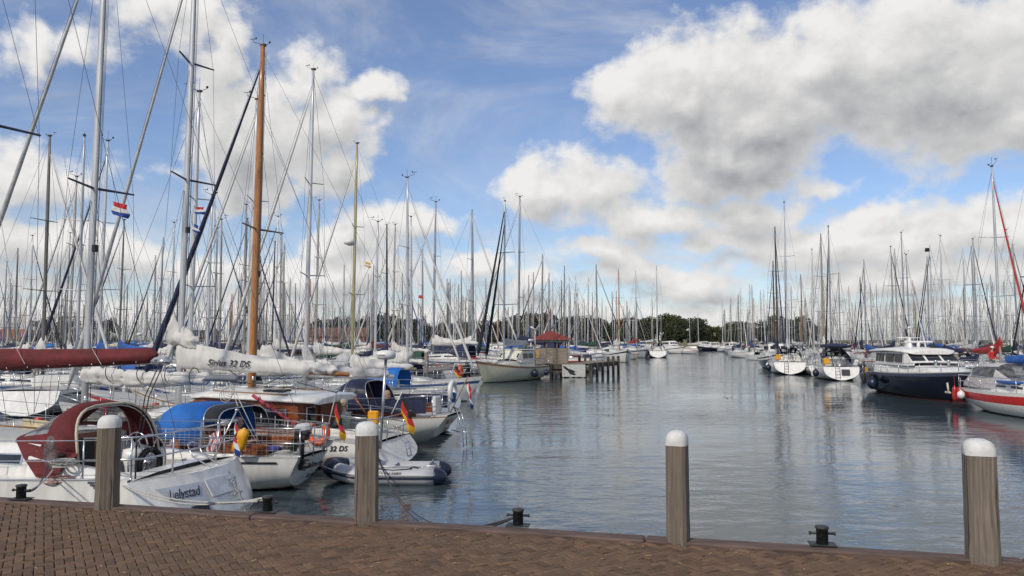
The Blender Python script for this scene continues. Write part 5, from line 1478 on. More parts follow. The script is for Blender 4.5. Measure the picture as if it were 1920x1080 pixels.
# cream motorsailer at the pier
bw, st = Vector((-2.5, 55.6, 0)), Vector((2.0, 62.6, 0)); hd_ = math.atan2(bw.y - st.y, bw.x - st.x)
MS = thing('motorsailer', 'cream motorsailer', 'motorsailer', st, hd_, None, .9)
MS['label'] = 'cream motorsailer with wheelhouse, black furled headsails and navy ball fenders beside red-roofed hut'
spM = dict(L=9.4, B=3.3, fs=1.15, fm=1.15, fb=1.75, ts=.8, rs=.15, rb=1.1, stripe=0, ck=(.4, 2.2, .9, .6), cut=(.4, 2.2), zst=-.05, N=22, pa=2.8, pb=.7)
herohull(MS, spM, [mat('cream_hull', (.50, .49, .38), .35, var=.05), BOOT, DECK, WHITE2, TEAK, TEAK]); SM = hullpts(spM)
m = MB(); fm_ = coachroof(m, 2.2, 7.0, 1.15, .7, 1.25, .45, .35, n=12); cm = m.build('cabin', [WHITE2, DECK], MS)
m = MB(); rows = []
for x, w, zb, zt in ((2.3, 1.12, 1.5, 2.45), (4.1, 1.1, 1.5, 2.5), (4.9, 1.0, 1.6, 1.75)):
    r = [(x, w, zb), (x, w * .93, zt), (x, w * .6, zt + .06), (x, 0, zt + .08)]; rows.append(r + [(p[0], -p[1], p[2]) for p in reversed(r[:-1])])
m.grid(rows, smooth=False); m.add(rows[0], [tuple(range(7))], 0, False); wh = m.build('wheelhouse', WHITE2, MS)
for sd in (-1, 1):
    for x0, x1 in ((2.45, 3.15), (3.3, 4.0)):
        m = MB(); m.box(((x0 + x1) / 2, sd * 1.085, 2.08), (x1 - x0, .03, .42), ch=.01, rot=Matrix.Rotation(sd * R(4.5), 3, 'X')); m.build('window', GLASS, wh)
for yy in (-.66, 0, .66):
    m = MB(); m.box((4.52, yy, 2.12), (.03, .56, .5), ch=.01, rot=Matrix.Rotation(R(-46), 3, 'Y')); m.build('window', GLASS, wh)
m = MB(); m.box((3.1, 0, 2.6), (2.2, 2.2, .06), ch=.03); m.build('roof', WHITE, wh)
m = MB(); m.tube([(1.0, 0, 1.3), (1.0, 0, 3.3)], .05, 8); m.lathe((1.0, 0, 3.3), [(.1, 0), (.26, .03), (.27, .15), (.2, .2), (0, .22)], 14); m.build('radar_pole', WHITEP, MS)
m = MB()
m.tube([(.3, 0, 1.3), (.3, 0, 4.4)], .03, 6)
for k in range(3): a = k * 2.09 + .5; m.add([(.3, 0, 4.4), (.28, .5 * math.cos(a), 4.4 + .5 * math.sin(a)), (.32, .5 * math.cos(a + .22), 4.4 + .5 * math.sin(a + .22))], [(0, 1, 2)], 0, False)
m.add([(.3, -.02, 4.4), (-.25, -.02, 4.65), (-.25, -.02, 4.3)], [(0, 1, 2)], 0, False); m.build('wind_generator', WHITEP, MS)
motor_rails(MS, SM, .2, 8.6, 7, .62)
mm = herorig(MS, 15.2, 5.4, 1.5, WHITEM, [(6.4, 1.2), (10.8, .95)], 3.2, (9.2, 0, 1.9), (.1, 0, 1.3), .095, jm=BLACKC, jr=.13)
m = MB(); furled(m, (8.0, 0, 1.9), (5.25, 0, 13.4), .12, 20, 8); m.build('inner_furled_headsail', BLACKC, MS)
m = MB(); boom(m, 5.3, 1.4, 3.0, 3.1, .07); m.build('boom', SILVER, MS)
m = MB(); sailcover(m, 5.4, 1.6, 3.0, 3.1, .5, .2, .15, 3, .1); m.build('sail_cover', SAILG, MS)
m = MB(); sprayhood(m, .5, 2.3, 1.2, 1.35, 1.15, .9, .1); m.build('cockpit_tent', [CLEAR, CLEAR], MS)
for x, z, k in ((3.4, .62, 'ball'), (1.5, .62, 'ball')):
    o = place_fender(MS, (x, 1.86, z), NAVYP, 'ballfender'); o.scale = (1.3 if x > 2 else 1.0,) * 3
OCC.append(((bw.x + st.x) / 2, (bw.y + st.y) / 2, hd_, 10, 3.6))

# navy trawler yacht on the right
bw, st = Vector((22.45, 38.0, 0)), Vector((22.9, 47.6, 0)); hd_ = math.atan2(bw.y - st.y, bw.x - st.x)
TW = thing('motor_yacht', 'navy hulled trawler motor yacht with white wheelhouse and anchor on its flared bow', 'motor yacht', st, hd_)
spT = dict(L=10.2, B=3.7, fs=1.02, fm=1.25, fb=1.55, ts=.86, rs=.05, rb=1.5, stripe=0, ck=(.3, 1.6, 1.2, .6), cut=(.3, 1.6), zst=-.1, N=24, pa=2.3, pb=.62)
herohull(TW, spT, [NAVYH, BOOTR, DECK, NAVYH, mat('navy_rub_rail', (.05, .06, .10), .4), TEAK]); ST = hullpts(spT)
m = MB(); fT = coachroof(m, 1.7, 8.2, 1.42, 1.0, 1.25, .55, .42, n=14, sq=.93); m.build('trunk_cabin', [WHITE, WHITE], TW)
m = MB(); rows = []
for x, w, zb, zt in ((1.8, 1.38, 1.7, 2.38), (5.4, 1.34, 1.7, 2.44), (6.3, 1.2, 1.72, 1.85)):
    r = [(x, w, zb), (x, w * .95, zt), (x, 0, zt + .02)]; rows.append(r + [(p[0], -p[1], p[2]) for p in reversed(r[:-1])])
m.grid(rows, smooth=False); m.add(rows[0], [tuple(range(5))], 0, False); wh = m.build('wheelhouse', WHITE, TW)
for sd in (-1, 1):
    for x0, x1 in ((1.95, 2.2), (2.3, 2.55), (2.65, 3.0), (3.25, 4.25), (4.4, 5.25)):
        m = MB(); m.box(((x0 + x1) / 2, sd * 1.362, 2.10), (x1 - x0, .04, .46), ch=.015, rot=Matrix.Rotation(sd * R(5), 3, 'X')); m.build('window', GLASS, wh)
for yy in (-.84, 0, .84):
    m = MB(); m.box((5.86, yy, 2.16), (.04, .72, .66), ch=.02, rot=Matrix.Rotation(R(-56), 3, 'Y')); m.build('window', GLASS, wh)
m = MB(); rows = []
for x, w, z in ((1.0, 1.2, 2.40), (1.1, 1.42, 2.46), (3.5, 1.50, 2.54), (5.3, 1.42, 2.50), (5.75, 1.15, 2.42), (5.8, .9, 2.38)):
    r = [(x, w, z - .07), (x, w + .03, z - .03), (x, w, z + .02), (x, w * .7, z + .12), (x, 0, z + .17)]; rows.append(r + [(p[0], -p[1], p[2]) for p in reversed(r[:-1])])
m.grid(rows); m.poly(rows[0]); m.poly(rows[-1]); rfT = m.build('roof', WHITE, wh)
m = MB(); rows = [[(3.2 + a * math.cos(k * math.pi / 4), .5 * a * math.sin(k * math.pi / 4), z) for k in range(8)] for a, z in ((.32, 2.65), (.2, 2.95), (.16, 3.25))]
m.grid(rows, close=True); m.poly(rows[-1]); m.tube([(3.2, -.7, 3.22), (3.2, .7, 3.22)], .025, 6); m.tube([(3.2, 0, 3.2), (3.2, 0, 3.75)], .03, 6); m.ball((3.2, .0, 3.8), .07, 8); mt = m.build('signal_mast', WHITE, TW)
m = MB(); m.box((4.3, 0, 2.98), (.14, 1.5, .12), ch=.03); m.tube([(4.3, 0, 2.6), (4.3, 0, 2.95)], .09, 8); m.build('radar', WHITEP, rfT)
m = MB(); m.tube([(3.15, -.1, 3.3), (3.05, -.1, 3.7)], .05, 6); m.build('flag_bundle', BLACKC, mt)
m = MB(); m.box((4.9, .5, 2.72), (.3, .3, .16), ch=.03); m.build('search_light', BLACK, rfT)
motor_rails(TW, ST, .3, 9.4, 9, .55, .12)
m = MB(); m.tube([(9.3, -1.0, .98), (9.42, -1.02, .55)], .05, 6); m.box((9.42, -1.05, .52), (.5, .08, .1), ch=.02); m.build('anchor', mat('pale_anchor', (.5, .48, .40), .5), TW)
o = place_fender(TW, (3.2, -2.12, .62), NAVYP, 'ballfender'); o.scale = (1.3,) * 3
for x in (1.6, 2.3): place_fender(TW, (x, -1.98, .75), BLACK)
m = MB(); m.box((.35, -1.3, 1.25), (.25, .1, .4), ch=.02); m.box((.7, -1.4, 1.25), (.2, .1, .4), ch=.02); m.build('rescue_bag', YELLOW, TW)
for x, y in ((6.9, .3), (7.4, -.6)):
    m = MB(); m.lathe((x, y, 1.75), [(.06, 0), (.06, .15), (.09, .2), (.09, .28), (0, .3)], 10); m.build('vent', STEEL, TW)
OCC.append(((bw.x + st.x) / 2, (bw.y + st.y) / 2, hd_, 11, 4))

# white yacht with red stripe at the right edge
st = Vector((21.75, 36.2, 0)); hd_ = R(-93.5)
RS = thing('sailing_yacht', 'white yacht with broad red hull stripe, grey cockpit tent and red stern fenders', 'sailboat', st, hd_)
spR = dict(L=9.8, B=3.0, fs=.86, fm=.90, fb=1.3, ts=.66, rs=.5, rb=1.2, stripe=(1, 2, 3), ck=(.5, 2.8, .6, .4), cut=(.5, 2.8), zst=.12, N=22)
hR = herohull(RS, spR, [mat('cream_white_hull', (.70, .68, .62), .35, var=.05), BOOT, WHITE, WHITE2, REDP, DECK]); SR = hullpts(spR)
m = MB(); fR = coachroof(m, 2.8, 7.2, 1.0, .55, .95, .42, .26, n=12); cR = m.build('cabin', [WHITE, DECK], RS)
for sd in (-1, 1):
    for a, b in ((.05, .22), (.3, .46)):
        m = MB(); side_window(m, fR, a, b, .12, .78, sd, off=.012); m.build('window', GLASS, cR)
m = MB(); n = 14; T1 = hoodarc(.45, .95, 1.0, .35, n, p=.6); T2 = hoodarc(1.2, 1.0, 1.0, 1.05, n, p=.6); T3 = hoodarc(3.0, 1.0, 1.0, 1.1, n, p=.6); T4 = hoodarc(3.8, .8, 1.3, .14, n, p=.6)
T15 = [tuple(Vector(a).lerp(Vector(b), .5)) for a, b in zip(T2, T3)]
m.grid([T1, T2, T15, T3, T4], lambda i, j: 1 if j in (1, 2, 3, n - 4, n - 3, n - 2) and i in (1, 2) else (1 if i == 3 and 3 <= j <= n - 4 else 0)); m.build('cockpit_tent', [mat('grey_tent', (.46, .43, .43), .85, var=.1), CLEAR], RS)
m = MB(); rails(m, SR, .62, .15, 9.0, 7, .016); m.build('guard_rail', STEEL, RS)
herorig(RS, 12.5, 5.6, 1.3, SILVER, [(5.6, 1.0)], 2.9, (9.5, 0, 1.5), (.1, 0, .9), .085, jm=SAILW)
m = MB(); boom(m, 5.5, 2.0, 2.1, 2.15); m.build('boom', SILVER, RS)
m = MB(); sailcover(m, 5.6, 2.2, 2.1, 2.15, .5, .2, .14, 5, .08); m.build('sail_cover', BLUE, RS)
for x in (.35, .8): place_fender(RS, (x, -1.30, .55), REDH)
o = place_fender(RS, (1.15, -1.42, .62), WHITEP, 'ballfender'); o.scale = (.7,) * 3
m = MB(); m.box((4.0, -.9, 1.35), (1.3, .5, .08), ch=.03); m.build('folded_awning', BLUE, RS)
OCC.append((st.x, st.y - 5, hd_, 10.5, 3.4))

# ------------------------------------------------------------------ the fleet: every mast read off the photograph, then the rows behind
def obb(x, y, h, L, B):
    c, s_ = math.cos(h), math.sin(h)
    return [(x + c * a - s_ * b, y + s_ * a + c * b) for a, b in ((L / 2, B / 2), (-L / 2, B / 2), (-L / 2, -B / 2), (L / 2, -B / 2))], (c, s_)
def hit(A_, B_):
    if (A_[0] - B_[0]) ** 2 + (A_[1] - B_[1]) ** 2 > ((A_[3] + B_[3]) / 2 + 1.5) ** 2: return False
    pa, da = obb(*A_); pb, db = obb(*B_)
    for dx, dy in (da, (-da[1], da[0]), db, (-db[1], db[0])):
        a = [p[0] * dx + p[1] * dy for p in pa]; b = [p[0] * dx + p[1] * dy for p in pb]
        if max(a) < min(b) or max(b) < min(a): return False
    return True
def zone_ok(x, y, right, L):
    u = x * U.x + y * U.y; v = x * V.x + y * V.y
    if right:
        lim = (21.5 if y < 43 else 26.8 if y < 66 else 24.6 + (y - 60) * .19)
        if x - 1.7 < lim: return False
        if y < 34: return False
    else:
        lim = -7.5 - L / 2 if v < 26 else (-10 - L / 2 if v < 44 else -9.5 - L * .5)
        if u > lim: return False
        if 42 < y < 74 and -8 - L * .2 < x: return False
        if v < 24.5: return False
    return y < 285


def mast_of(c):
    return {'s': SILVER, 'g': SILVER2, 'w': WHITEM, 'b': BLACKM, 'o': WOODM, 'y': YELM}[c]
# px, y of the mast top, mast, cover, headsail, fixed depth (0 = from height), extras
KEY = [
    (84, 250, 's', 'W', 'W', 0), (187, 260, 's', 'B', 'N', 0), (30, 464, 's', 'N', None, 0), (57, 441, 's', 'W', 'K', 0), (124, 436, 's', 'N', 'W', 0), (148, 458, 'g', 'W', None, 0), (175, 464, 's', 'B', 'W', 0),
    (225, 411, 's', 'B', 'N', 0), (290, 478, 'g', 'W', None, 0), (300, 444, 's', 'N', 'K', 0), (324, 416, 's', 'W', None, 0), (8, 540, 's', 'N', 'W', 0), (357, 165, 's', 'W', None, 26.5), (468, 180, 's', 'W', 'W', 30.5),
    (402, 427, 's', 'N', 'B', 0), (457, 409, 's', 'W', 'N', 0), (511, 453, 'b', 'N', 'K', 0), (515, 405, 'w', 'W', 'N', 0), (574, 122, 's', 'G', 'W', 27.2), (592, 374, 's', 'W', None, 0), (529, 455, 's', 'W', 'N', 0), (542, 520, 's', 'B', 'W', 0), (606, 540, 's', 'W', None, 0),
    (696, 523, 's', 'W', 'K', 0), (726, 421, 'b', 'N', None, 0), (737, 420, 's', 'W', 'W', 0), (765, 330, 's', 'W', 'W', 0), (772, 405, 's', 'G', 'W', 52), (793, 464, 'g', 'N', 'W', 0), (813, 377, 's', 'W', 'W', 0), (845, 522, 's', 'W', None, 0), (839, 530, 'b', 'N', None, 0), (866, 507, 's', 'W', 'W', 0), (887, 391, 's', 'W', 'W', 0),
    (912, 522, 's', 'B', None, 0), (972, 367, 'g', 'N', 'G', 77), (990, 515, 's', 'W', None, 0), (1016, 539, 's', 'N', 'K', 0), (1035, 527, 's', 'M', None, 0), (1048, 538, 's', 'B', 'W', 0), (1057, 498, 's', 'W', None, 0), (1081, 518, 's', 'B', 'W', 0), (1102, 520, 's', 'N', None, 0), (1120, 495, 's', 'E', 'E', 0),
    (1112, 547, 's', 'W', 'W', 0), (1128, 559, 'g', 'W', None, 0), (1149, 546, 's', 'N', None, 0), (1157, 545, 's', 'W', None, 0), (1161, 503, 'o', 'W', None, 110), (1193, 507, 's', 'R', None, 137), (1224, 560, 's', 'W', None, 0), (1232, 498, 's', 'W', 'W', 139), (1244, 565, 's', 'N', None, 0), (1256, 558, 's', 'W', None, 0),
    (1354, 560, 's', 'W', None, 200), (1389, 540, 's', 'N', 'W', 136), (1385, 551, 's', 'W', None, 0), (1406, 533, 's', 'B', None, 0), (1411, 533, 's', 'N', None, 0), (1433, 542, 's', 'N', None, 0), (1427, 544, 's', 'W', 'W', 0),
    (1457, 423, 'b', 'N', 'N', 84), (1451, 489, 'b', 'N', 'N', 0), (1475, 379, 's', 'W', 'N', 75), (1484, 535, 's', 'W', None, 0), (1525, 519, 's', 'W', None, 0), (1542, 437, 's', 'W', 'W', 0), (1557, 424, 'g', 'N', 'K', 64.6), (1574, 511, 's', 'W', 'G', 0), (1593, 536, 's', 'N', 'W', 0),
    (1615, 519, 'b', 'N', 'K', 0), (1622, 486, 's', 'B', 'N', 0), (1634, 530, 's', 'Y', 'W', 0), (1645, 532, 's', 'W', None, 0), (1675, 462, 's', 'N', 'K', 0), (1682, 465, 's', 'W', None, 0), (1696, 435, 's', 'W', None, 0), (1713, 525, 's', 'N', None, 0), (1747, 459, 's', 'N', 'N', 0), (1741, 480, 'g', 'B', 'N', 0),
    (1767, 442, 's', 'N', None, 0), (1783, 525, 's', 'W', 'W', 0), (1811, 465, 's', 'W', None, 0), (1831, 447, 'g', 'N', 'N', 56), (1827, 461, 's', 'W', 'W', 0), (1861, 514, 's', 'N', None, 0), (1873, 308, 's', 'R', 'R', 46), (1906, 456, 's', 'N', 'N', 0),
]
COV = {'W': SAILW, 'G': SAILG, 'N': NAVY, 'B': BLUE, 'R': REDC, 'M': MAROON, 'E': GREENC, 'K': BLACKC, 'Y': CREAM, 'C': BRIGHT}
LAND = [(40, 'at the left edge of the marina'), (140, 'above the maroon boom cover'), (200, 'behind the thick silver mast by the Lelystad yacht'), (300, 'beneath the large Dutch flag'), (380, 'behind the lettered white boom cover'), (455, 'left of the varnished mast'), (540, 'behind the varnished wooden mast'),
        (620, 'right of the varnished mast'), (700, 'behind the champagne mast'), (760, 'behind the radar pole'), (830, 'behind the navy hooded yachts'), (900, 'over the pier walkway'), (1000, 'behind the cream motorsailer'), (1070, 'behind the red roofed hut'), (1140, 'behind the pier head'), (1260, 'on the left channel edge'),
        (1350, 'at the far channel end'), (1430, 'on the distant right channel edge'), (1500, 'behind the wide white transom'), (1550, 'between the two white transoms'), (1620, 'behind the open steering wheel yacht'), (1700, 'behind the trawler stern'), (1800, 'behind the trawler wheelhouse'), (1860, 'behind the trawler bow'), (99999, 'behind the red striped yacht')]
def rowword(Y): return 'near' if Y < 48 else ('second' if Y < 70 else ('middle' if Y < 105 else ('far' if Y < 155 else 'farthest')))
def describe(px_, Y, mast, cover, jib, hood, hm):
    place = next(p for q, p in LAND if px_ < q)
    s_ = f"{hul_names[id(hm)]} sailboat, {mst_names[id(mast)]} mast, {cov_names[id(cover)]} cover"
    if jib is not None: s_ += f", {cov_names[id(jib)]} headsail"
    w = len(s_.split()) + len(place.split())
    words = (s_ + (f", {rowword(Y)} row" if w + 2 <= 16 else '') + ' ' + place).replace(', ,', ',').split()
    if len(words) > 16: words = [q for q in words if q not in ('the', 'by', 'thick', 'far')]
    return ' '.join(words[:16])
HM = [WHITE] * 12 + [WHITE2] * 3 + [GREYH, NAVYH, NAVYH, BLUEH]
rf_ = random.Random(21)
count = 0
def add_boat(px_, Y, Hm, mc, cv, jb, right, hv=None, forced=False, head=None, hm=None, hood='auto', L=None, label=None, flagm=None):
    global count
    x = (px_ - 960) / F * Y
    L = L or min(13.0, max(7.5, Hm * .78 * rf_.uniform(.93, 1.04)))
    if head is None:
        if right: head = math.pi / 2 - R(3) + (math.pi if rf_.random() < .5 else 0) + R(rf_.uniform(-2, 2))
        else: head = H_LEFT + (math.pi if rf_.random() < .4 else 0) + R(rf_.uniform(-2, 2))
    cx, cy = x - math.cos(head) * .06 * L, Y - math.sin(head) * .06 * L
    rec = (cx, cy, head, L + .5, 3.2 * L / 10 + .25)
    if not forced and (not zone_ok(cx, cy, right, L) or any(hit(rec, o) for o in OCC)): return None
    OCC.append(rec)
    cover, jib = COV[cv], (COV[jb] if jb else None)
    mast = mast_of(mc); mshow = mast
    if forced: pass
    elif mast is SILVER: mshow = rf_.choice((SILVER, SILVER, DULL3, DULL1, SILVER2, DULL2, DULL3))
    elif mast is SILVER2: mshow = rf_.choice((DULL1, DULL2, SILVER2))
    hm = hm or rf_.choice(HM)
    hd2 = rf_.choice((NAVY, NAVY, BLUE, SAILG, None, None, GREENC, MAROON)) if hood == 'auto' else hood
    lod = 1 if Y < 80 else 2
    group = 'sailing boats moored ' + ('right' if right else 'left') + ' of the channel, ' + rowword(Y) + ' rows'
    lab = label or describe(px_, Y, mast, cover, jib, hd2, hm)
    count += 1
    return sailboat(x, Y, Hm, head, rf_.choice((0, 0, 1)) if hv is None else hv, hm, cover, jib, hd2 if Y < 170 else None, mshow, L, lod, lab, group, flagm=flagm, stripe=rf_.choice((NAVYP, BLUEH, REDH, GREYH, WHITE)))


SPECIAL = {   # boats whose hull is plainly in view
    (1475, 379): dict(head=R(72), hm=WHITE, hood=BLACKC, L=11.2, hv=0, label='white yacht showing a wide pale transom to the channel, tall silver mast and yellow buoys'),
    (1557, 424): dict(head=R(74), hm=WHITE, hood=BLACKC, L=10.6, hv=0, label='white yacht stern on with open steering wheel, yellow box and navy boom awning'),
    (1457, 423): dict(head=R(-100), hm=NAVYH, hood=None, L=10.5, hv=2, label='navy hulled yacht with two navy furled sails beside the wide white transom'),
    (1389, 540): dict(head=R(-92), hm=WHITE, hood=NAVY, L=9.5, hv=0, label='white yacht with navy cover and ball fender on the distant right channel edge'),
    (1161, 503): dict(head=R(-85), hm=WHITE, hood=None, L=10.5, hv=2, label='white flat bottomed barge with blue rail and brown wooden mast beyond the pier head'),
    (1193, 507): dict(head=R(-80), hm=GREYH, hood=None, L=12, hv=0, label='pale grey yacht with red furled cloth at its mast on the left channel edge'),
    (1232, 498): dict(head=R(80), hm=WHITE, hood=NAVY, L=12, hv=0, label='white yacht with wide transom and very tall mast on the left channel edge'),
    (1873, 308): dict(head=R(-100), hm=WHITE, hood=None, L=11, hv=0, label='white yacht with red furled headsail, red bundled cover and tallest mast at the right edge'),
    (357, 165): dict(hood=None, hm=WHITE, head=H_LEFT, L=10), (468, 180): dict(head=H_LEFT, hood=None, hm=WHITE, L=10), (574, 122): dict(head=H_LEFT, hood=None, hm=WHITE, L=9),
}
skipped = []
add_boat(1525, 72, 11.5, 's', 'W', None, True, forced=True, head=R(75), hm=WHITE, hood=CLEAR, L=8.6, hv=0, label='small white yacht under a clear arched canopy between the two stern on yachts')
for px_, yt, mc, cv, jb, dep in sorted(KEY, key=lambda k: (k[5] == 0, k[1])):
    right = px_ > 1345
    sp = SPECIAL.get((px_, yt), {})
    if dep:
        add_boat(px_, dep, EYE + (637 - yt) * dep / F, mc, cv, jb, right, forced=True, **sp); continue
    base = rf_.uniform(11.4, 14.5); ok = None
    for k in range(60):
        for sg in ((1, -1) if k else (1,)):
            Hm = base + sg * k * .12
            if not 9.3 < Hm < 18: continue
            Y = (Hm - EYE) * F / (637 - yt)
            for q in range(2):
                ok = add_boat(px_, Y, Hm, mc, cv, jb, right, **sp)
                if ok: break
            if ok: break
        if ok: break
    if not ok: skipped.append((px_, yt))
print('key boats', count, 'skipped', skipped)
# the rows behind
TARGET, tries = 294, 0
while count < TARGET and tries < 40000:
    tries += 1
    right = rf_.random() < .42
    if right: px_ = rf_.uniform(1350, 1990)
    else: px_ = rf_.uniform(-60, 1262)
    a, b = (34 if right else 26), 185
    Y = a + (b - a) * rf_.random() ** .8
    if not right and px_ > 1000 and Y < 80: continue
    Hm = rf_.uniform(9.2, 13.2)
    top = 637 - (Hm - EYE) * F / Y
    if top < 400 and Y < 60 and tries < 20000 and (px_ > 620): continue
    if Y < 58: Hm = min(Hm, 10.5) if not (px_ < 300) else Hm
    add_boat(px_, Y, Hm, rf_.choice('sssssggwwsyso'), rf_.choice('WWWGNNNNBBGMEYKC'), rf_.choice(('W', 'W', None, None, None, 'N', 'K', 'B', 'G')), right)
print('fleet', count, 'tries', tries)
# beyond the three hundred nearest: the rest of the rows as one mass
mb = MB(); nfar = 0; tries = 0
while nfar < 430 and tries < 16000:
    tries += 1
    right = rf_.random() < .45; px_ = rf_.uniform(1358, 1960) if right else rf_.uniform(-60, 1255)
    Y = 88 + 185 * rf_.random() ** .9; x = (px_ - 960) / F * Y; L = rf_.uniform(7.5, 11.5)
    h = (math.pi / 2 if right else H_LEFT) + (math.pi if rf_.random() < .5 else 0) + R(rf_.uniform(-2, 2))
    rec = (x, Y, h, L + .4, 3.2 * L / 10 + .2)
    if not zone_ok(x, Y, right, L) or any(hit(rec, o) for o in OCC): continue
    OCC.append(rec); nfar += 1; s_ = L / 10; c_, q_ = math.cos(h), math.sin(h)
    T_ = lambda a, b, z: (x + s_ * (c_ * a - q_ * b), Y + s_ * (q_ * a + c_ * b), z * s_)
    rows = []
    for a, w, zt in ((-5, 1.1, .95), (-1, 1.6, .95), (2.5, 1.2, 1.05), (5, .05, 1.3)):
        rows.append([T_(a, w, zt), T_(a, w * .9, .1), T_(a, w * .7, -.3), T_(a, -w * .7, -.3), T_(a, -w * .9, .1), T_(a, -w, zt)])
    mb.grid(rows, rf_.choice((0, 0, 0, 0, 1)), smooth=False, close=True); mb.poly(rows[0])
    mb.grid([[T_(a, w, .9), T_(a, w * .85, zt), T_(a, -w * .85, zt), T_(a, -w, .9)] for a, w, zt in ((-2, 1, 1.45), (1, .9, 1.45), (2.3, .5, 1.15))], 0, smooth=False)
    Hm = rf_.uniform(9, 13.5); mi = rf_.choice((2, 2, 2, 3, 4)); q = T_(.7, 0, 0)
    mb.tube([(q[0], q[1], 1), (q[0], q[1], Hm)], [.10, .075], 6, mi)
    for k in (.45, .7) if Hm > 11 else (.52,):
        a1, a2 = T_(.5, .9, 0), T_(.5, -.9, 0); mb.tube([(a1[0], a1[1], Hm * k), (a2[0], a2[1], Hm * k)], .022, 4, mi)
    mb.tube([T_(.7, 0, 2.0), T_(-3, 0, 2.0)], [.24, .13], 6, rf_.choice((5, 5, 6, 7)))
    for b_ in (-1.4, 1.4): mb.tube([T_(.4, b_, 1), (q[0], q[1], Hm * .95)], .010, 3, 8)
    mb.tube([T_(4.8, 0, 1.3), (q[0], q[1], Hm * .95)], .05 if rf_.random() < .4 else .010, 4, rf_.choice((5, 6, 8)))
tag(mb.build('distant_sailboats', [WHITE, NAVYH, DULL3, DULL1, SILVER, SAILW, NAVY, BLUE, WIRE]), kind='stuff')
print('far mass', nfar)

# boats under way or lying at the far end of the channel
for px_, Y, Hm, L, head, lab in ((1293, 172, 8.0, 6.5, R(-60), 'small grey sailboat alone in mid channel'), (1309, 215, 11, 9, R(-30), 'white yacht with slim mast lying across the far channel end')):
    OCC.append(((px_ - 960) / F * Y, Y, head, L, 3)); add_boat(px_, Y, Hm, 's', 'W', None, False, forced=True, head=head, hm=GREYH if L < 7 else WHITE, L=L, label=lab, hood=None, hv=1)
def cruiser(px_, Y, head, L, hm, lab, band=None):
    t_ = thing('motor_cruiser', lab, 'motor cruiser', ((px_ - 960) / F * Y, Y, 0), head, None, L / 10)
    part(t_, 'hull', ('hull', 2), lambda m: hull_mesh(m, MOT), [hm, BOOT, DECK, hm, band or NAVYP, WHITE])
    part(t_, 'cabin', 'cruisercab', lambda m: coachroof(m, 2.2, 7.6, 1.25, .9, 1.15, .75, .5, sq=.93), [WHITE, WHITE])
    def sup(m):
        rows = []
        for x, w, zb, zt in ((2.4, 1.15, 1.8, 2.7), (5.2, 1.1, 1.8, 2.75), (6.1, .95, 1.75, 1.85)):
            r = [(x, w, zb), (x, w * .9, zt), (x, 0, zt + .08)]; rows.append(r + [(p[0], -p[1], p[2]) for p in reversed(r[:-1])])
        m.grid(rows, smooth=False); m.add(rows[0], [tuple(range(5))], 0, False)
    w_ = part(t_, 'wheelhouse', 'cruisersup', sup, WHITE)
    def win(m):
        for sd in (-1, 1):
            for x in (3.0, 3.95, 4.85): m.box((x, sd * 1.09, 2.3), (.8, .08, .42), rot=Matrix.Rotation(sd * R(6), 3, 'X'))
        for y in (-.6, 0, .6): m.box((5.66, y, 2.34), (.05, .5, .5), rot=Matrix.Rotation(R(-45), 3, 'Y'))
    part(w_, 'window', 'cruiserwin', win, GLASS)
    S = hullpts(MOT); part(t_, 'guard_rail', ('rail', 2), lambda m: rails(m, S), STEEL)
    return t_
for a in ((1331, 250, R(-80), 8, REDH, 'red and white motor cruiser facing the camera at the far channel end', WHITE), (1358, 215, R(-170), 8.5, NAVYH, 'long dark motor barge with white house at the far end of the channel', None),
          (1238, 182, R(-70), 10, WHITE, 'white motor cruiser behind the tall masted yacht on the left channel edge', None), (1246, 205, R(-80), 10, WHITE, 'white motor cruiser moored last in the left channel line', None), (1252, 228, R(-80), 9, NAVYH, 'dark cruiser at the very end of the left channel line', None),
          (1366, 180, R(-95), 9, GREYH, 'grey motor cruiser at the start of the distant right line', None), (1443, 92, R(-100), 9.5, NAVYH, 'navy motor launch with cream wheelhouse beside the wide white transom', None), (1300, 258, R(10), 9, WHITE, 'small white cruiser at the reed bank of the channel end', None)):
    cruiser(*a[:6], band=a[6])

# details on the two yachts lying stern on
def stern_kit(px_, dep, head, L, bagm):
    x = (px_ - 960) / F * dep; s_ = L / 10
    r = next(o for o in C.objects if o.get('category') == 'sailboat' and o.parent is None and (o.location - Vector((x - math.cos(head) * 5.6 * s_, dep - math.sin(head) * 5.6 * s_, 0))).length < .05)
    m = MB(); m.torus((.8, 0, 1.35), .5, .02, 'x', 24, 6)
    for k in range(6): a = k * math.pi / 3; m.tube([(.8, 0, 1.35), (.8, .5 * math.cos(a), 1.35 + .5 * math.sin(a))], .012, 4)
    m.build('steering_wheel', BLACK, r)
    m = MB(); m.box((1.0, 0, .95), (.2, .24, .9), ch=.04); m.build('pedestal', WHITE, r)
    for y in (-.95, -.75) if bagm == 2 else (.95,):
        m = MB(); m.box((-.02, y * -1 if bagm == 2 else y, 1.38), (.14, .2 if bagm == 2 else .42, .44), ch=.04); m.build('rescue_bag', YELLOW, r)
    for y in (1.35, -1.3): place_fender(r, (1.0, y * 1.2, .5), NAVYP, 'ballfender')
    m = MB()
    for y in (.12, .42): m.tube([(-.45, y, .15), (-.1, y, 1.0), (-.02, y, 1.6)], .02, 5)
    for k in range(4): m.tube([(-.42 + k * .09, .12, .25 + k * .22), (-.42 + k * .09, .42, .25 + k * .22)], .018, 5)
    m.build('boarding_ladder', STEEL, r)
    return r
r1 = stern_kit(1475, 75, R(72), 11.2, 2); r2 = stern_kit(1557, 64.6, R(74), 10.6, 1)
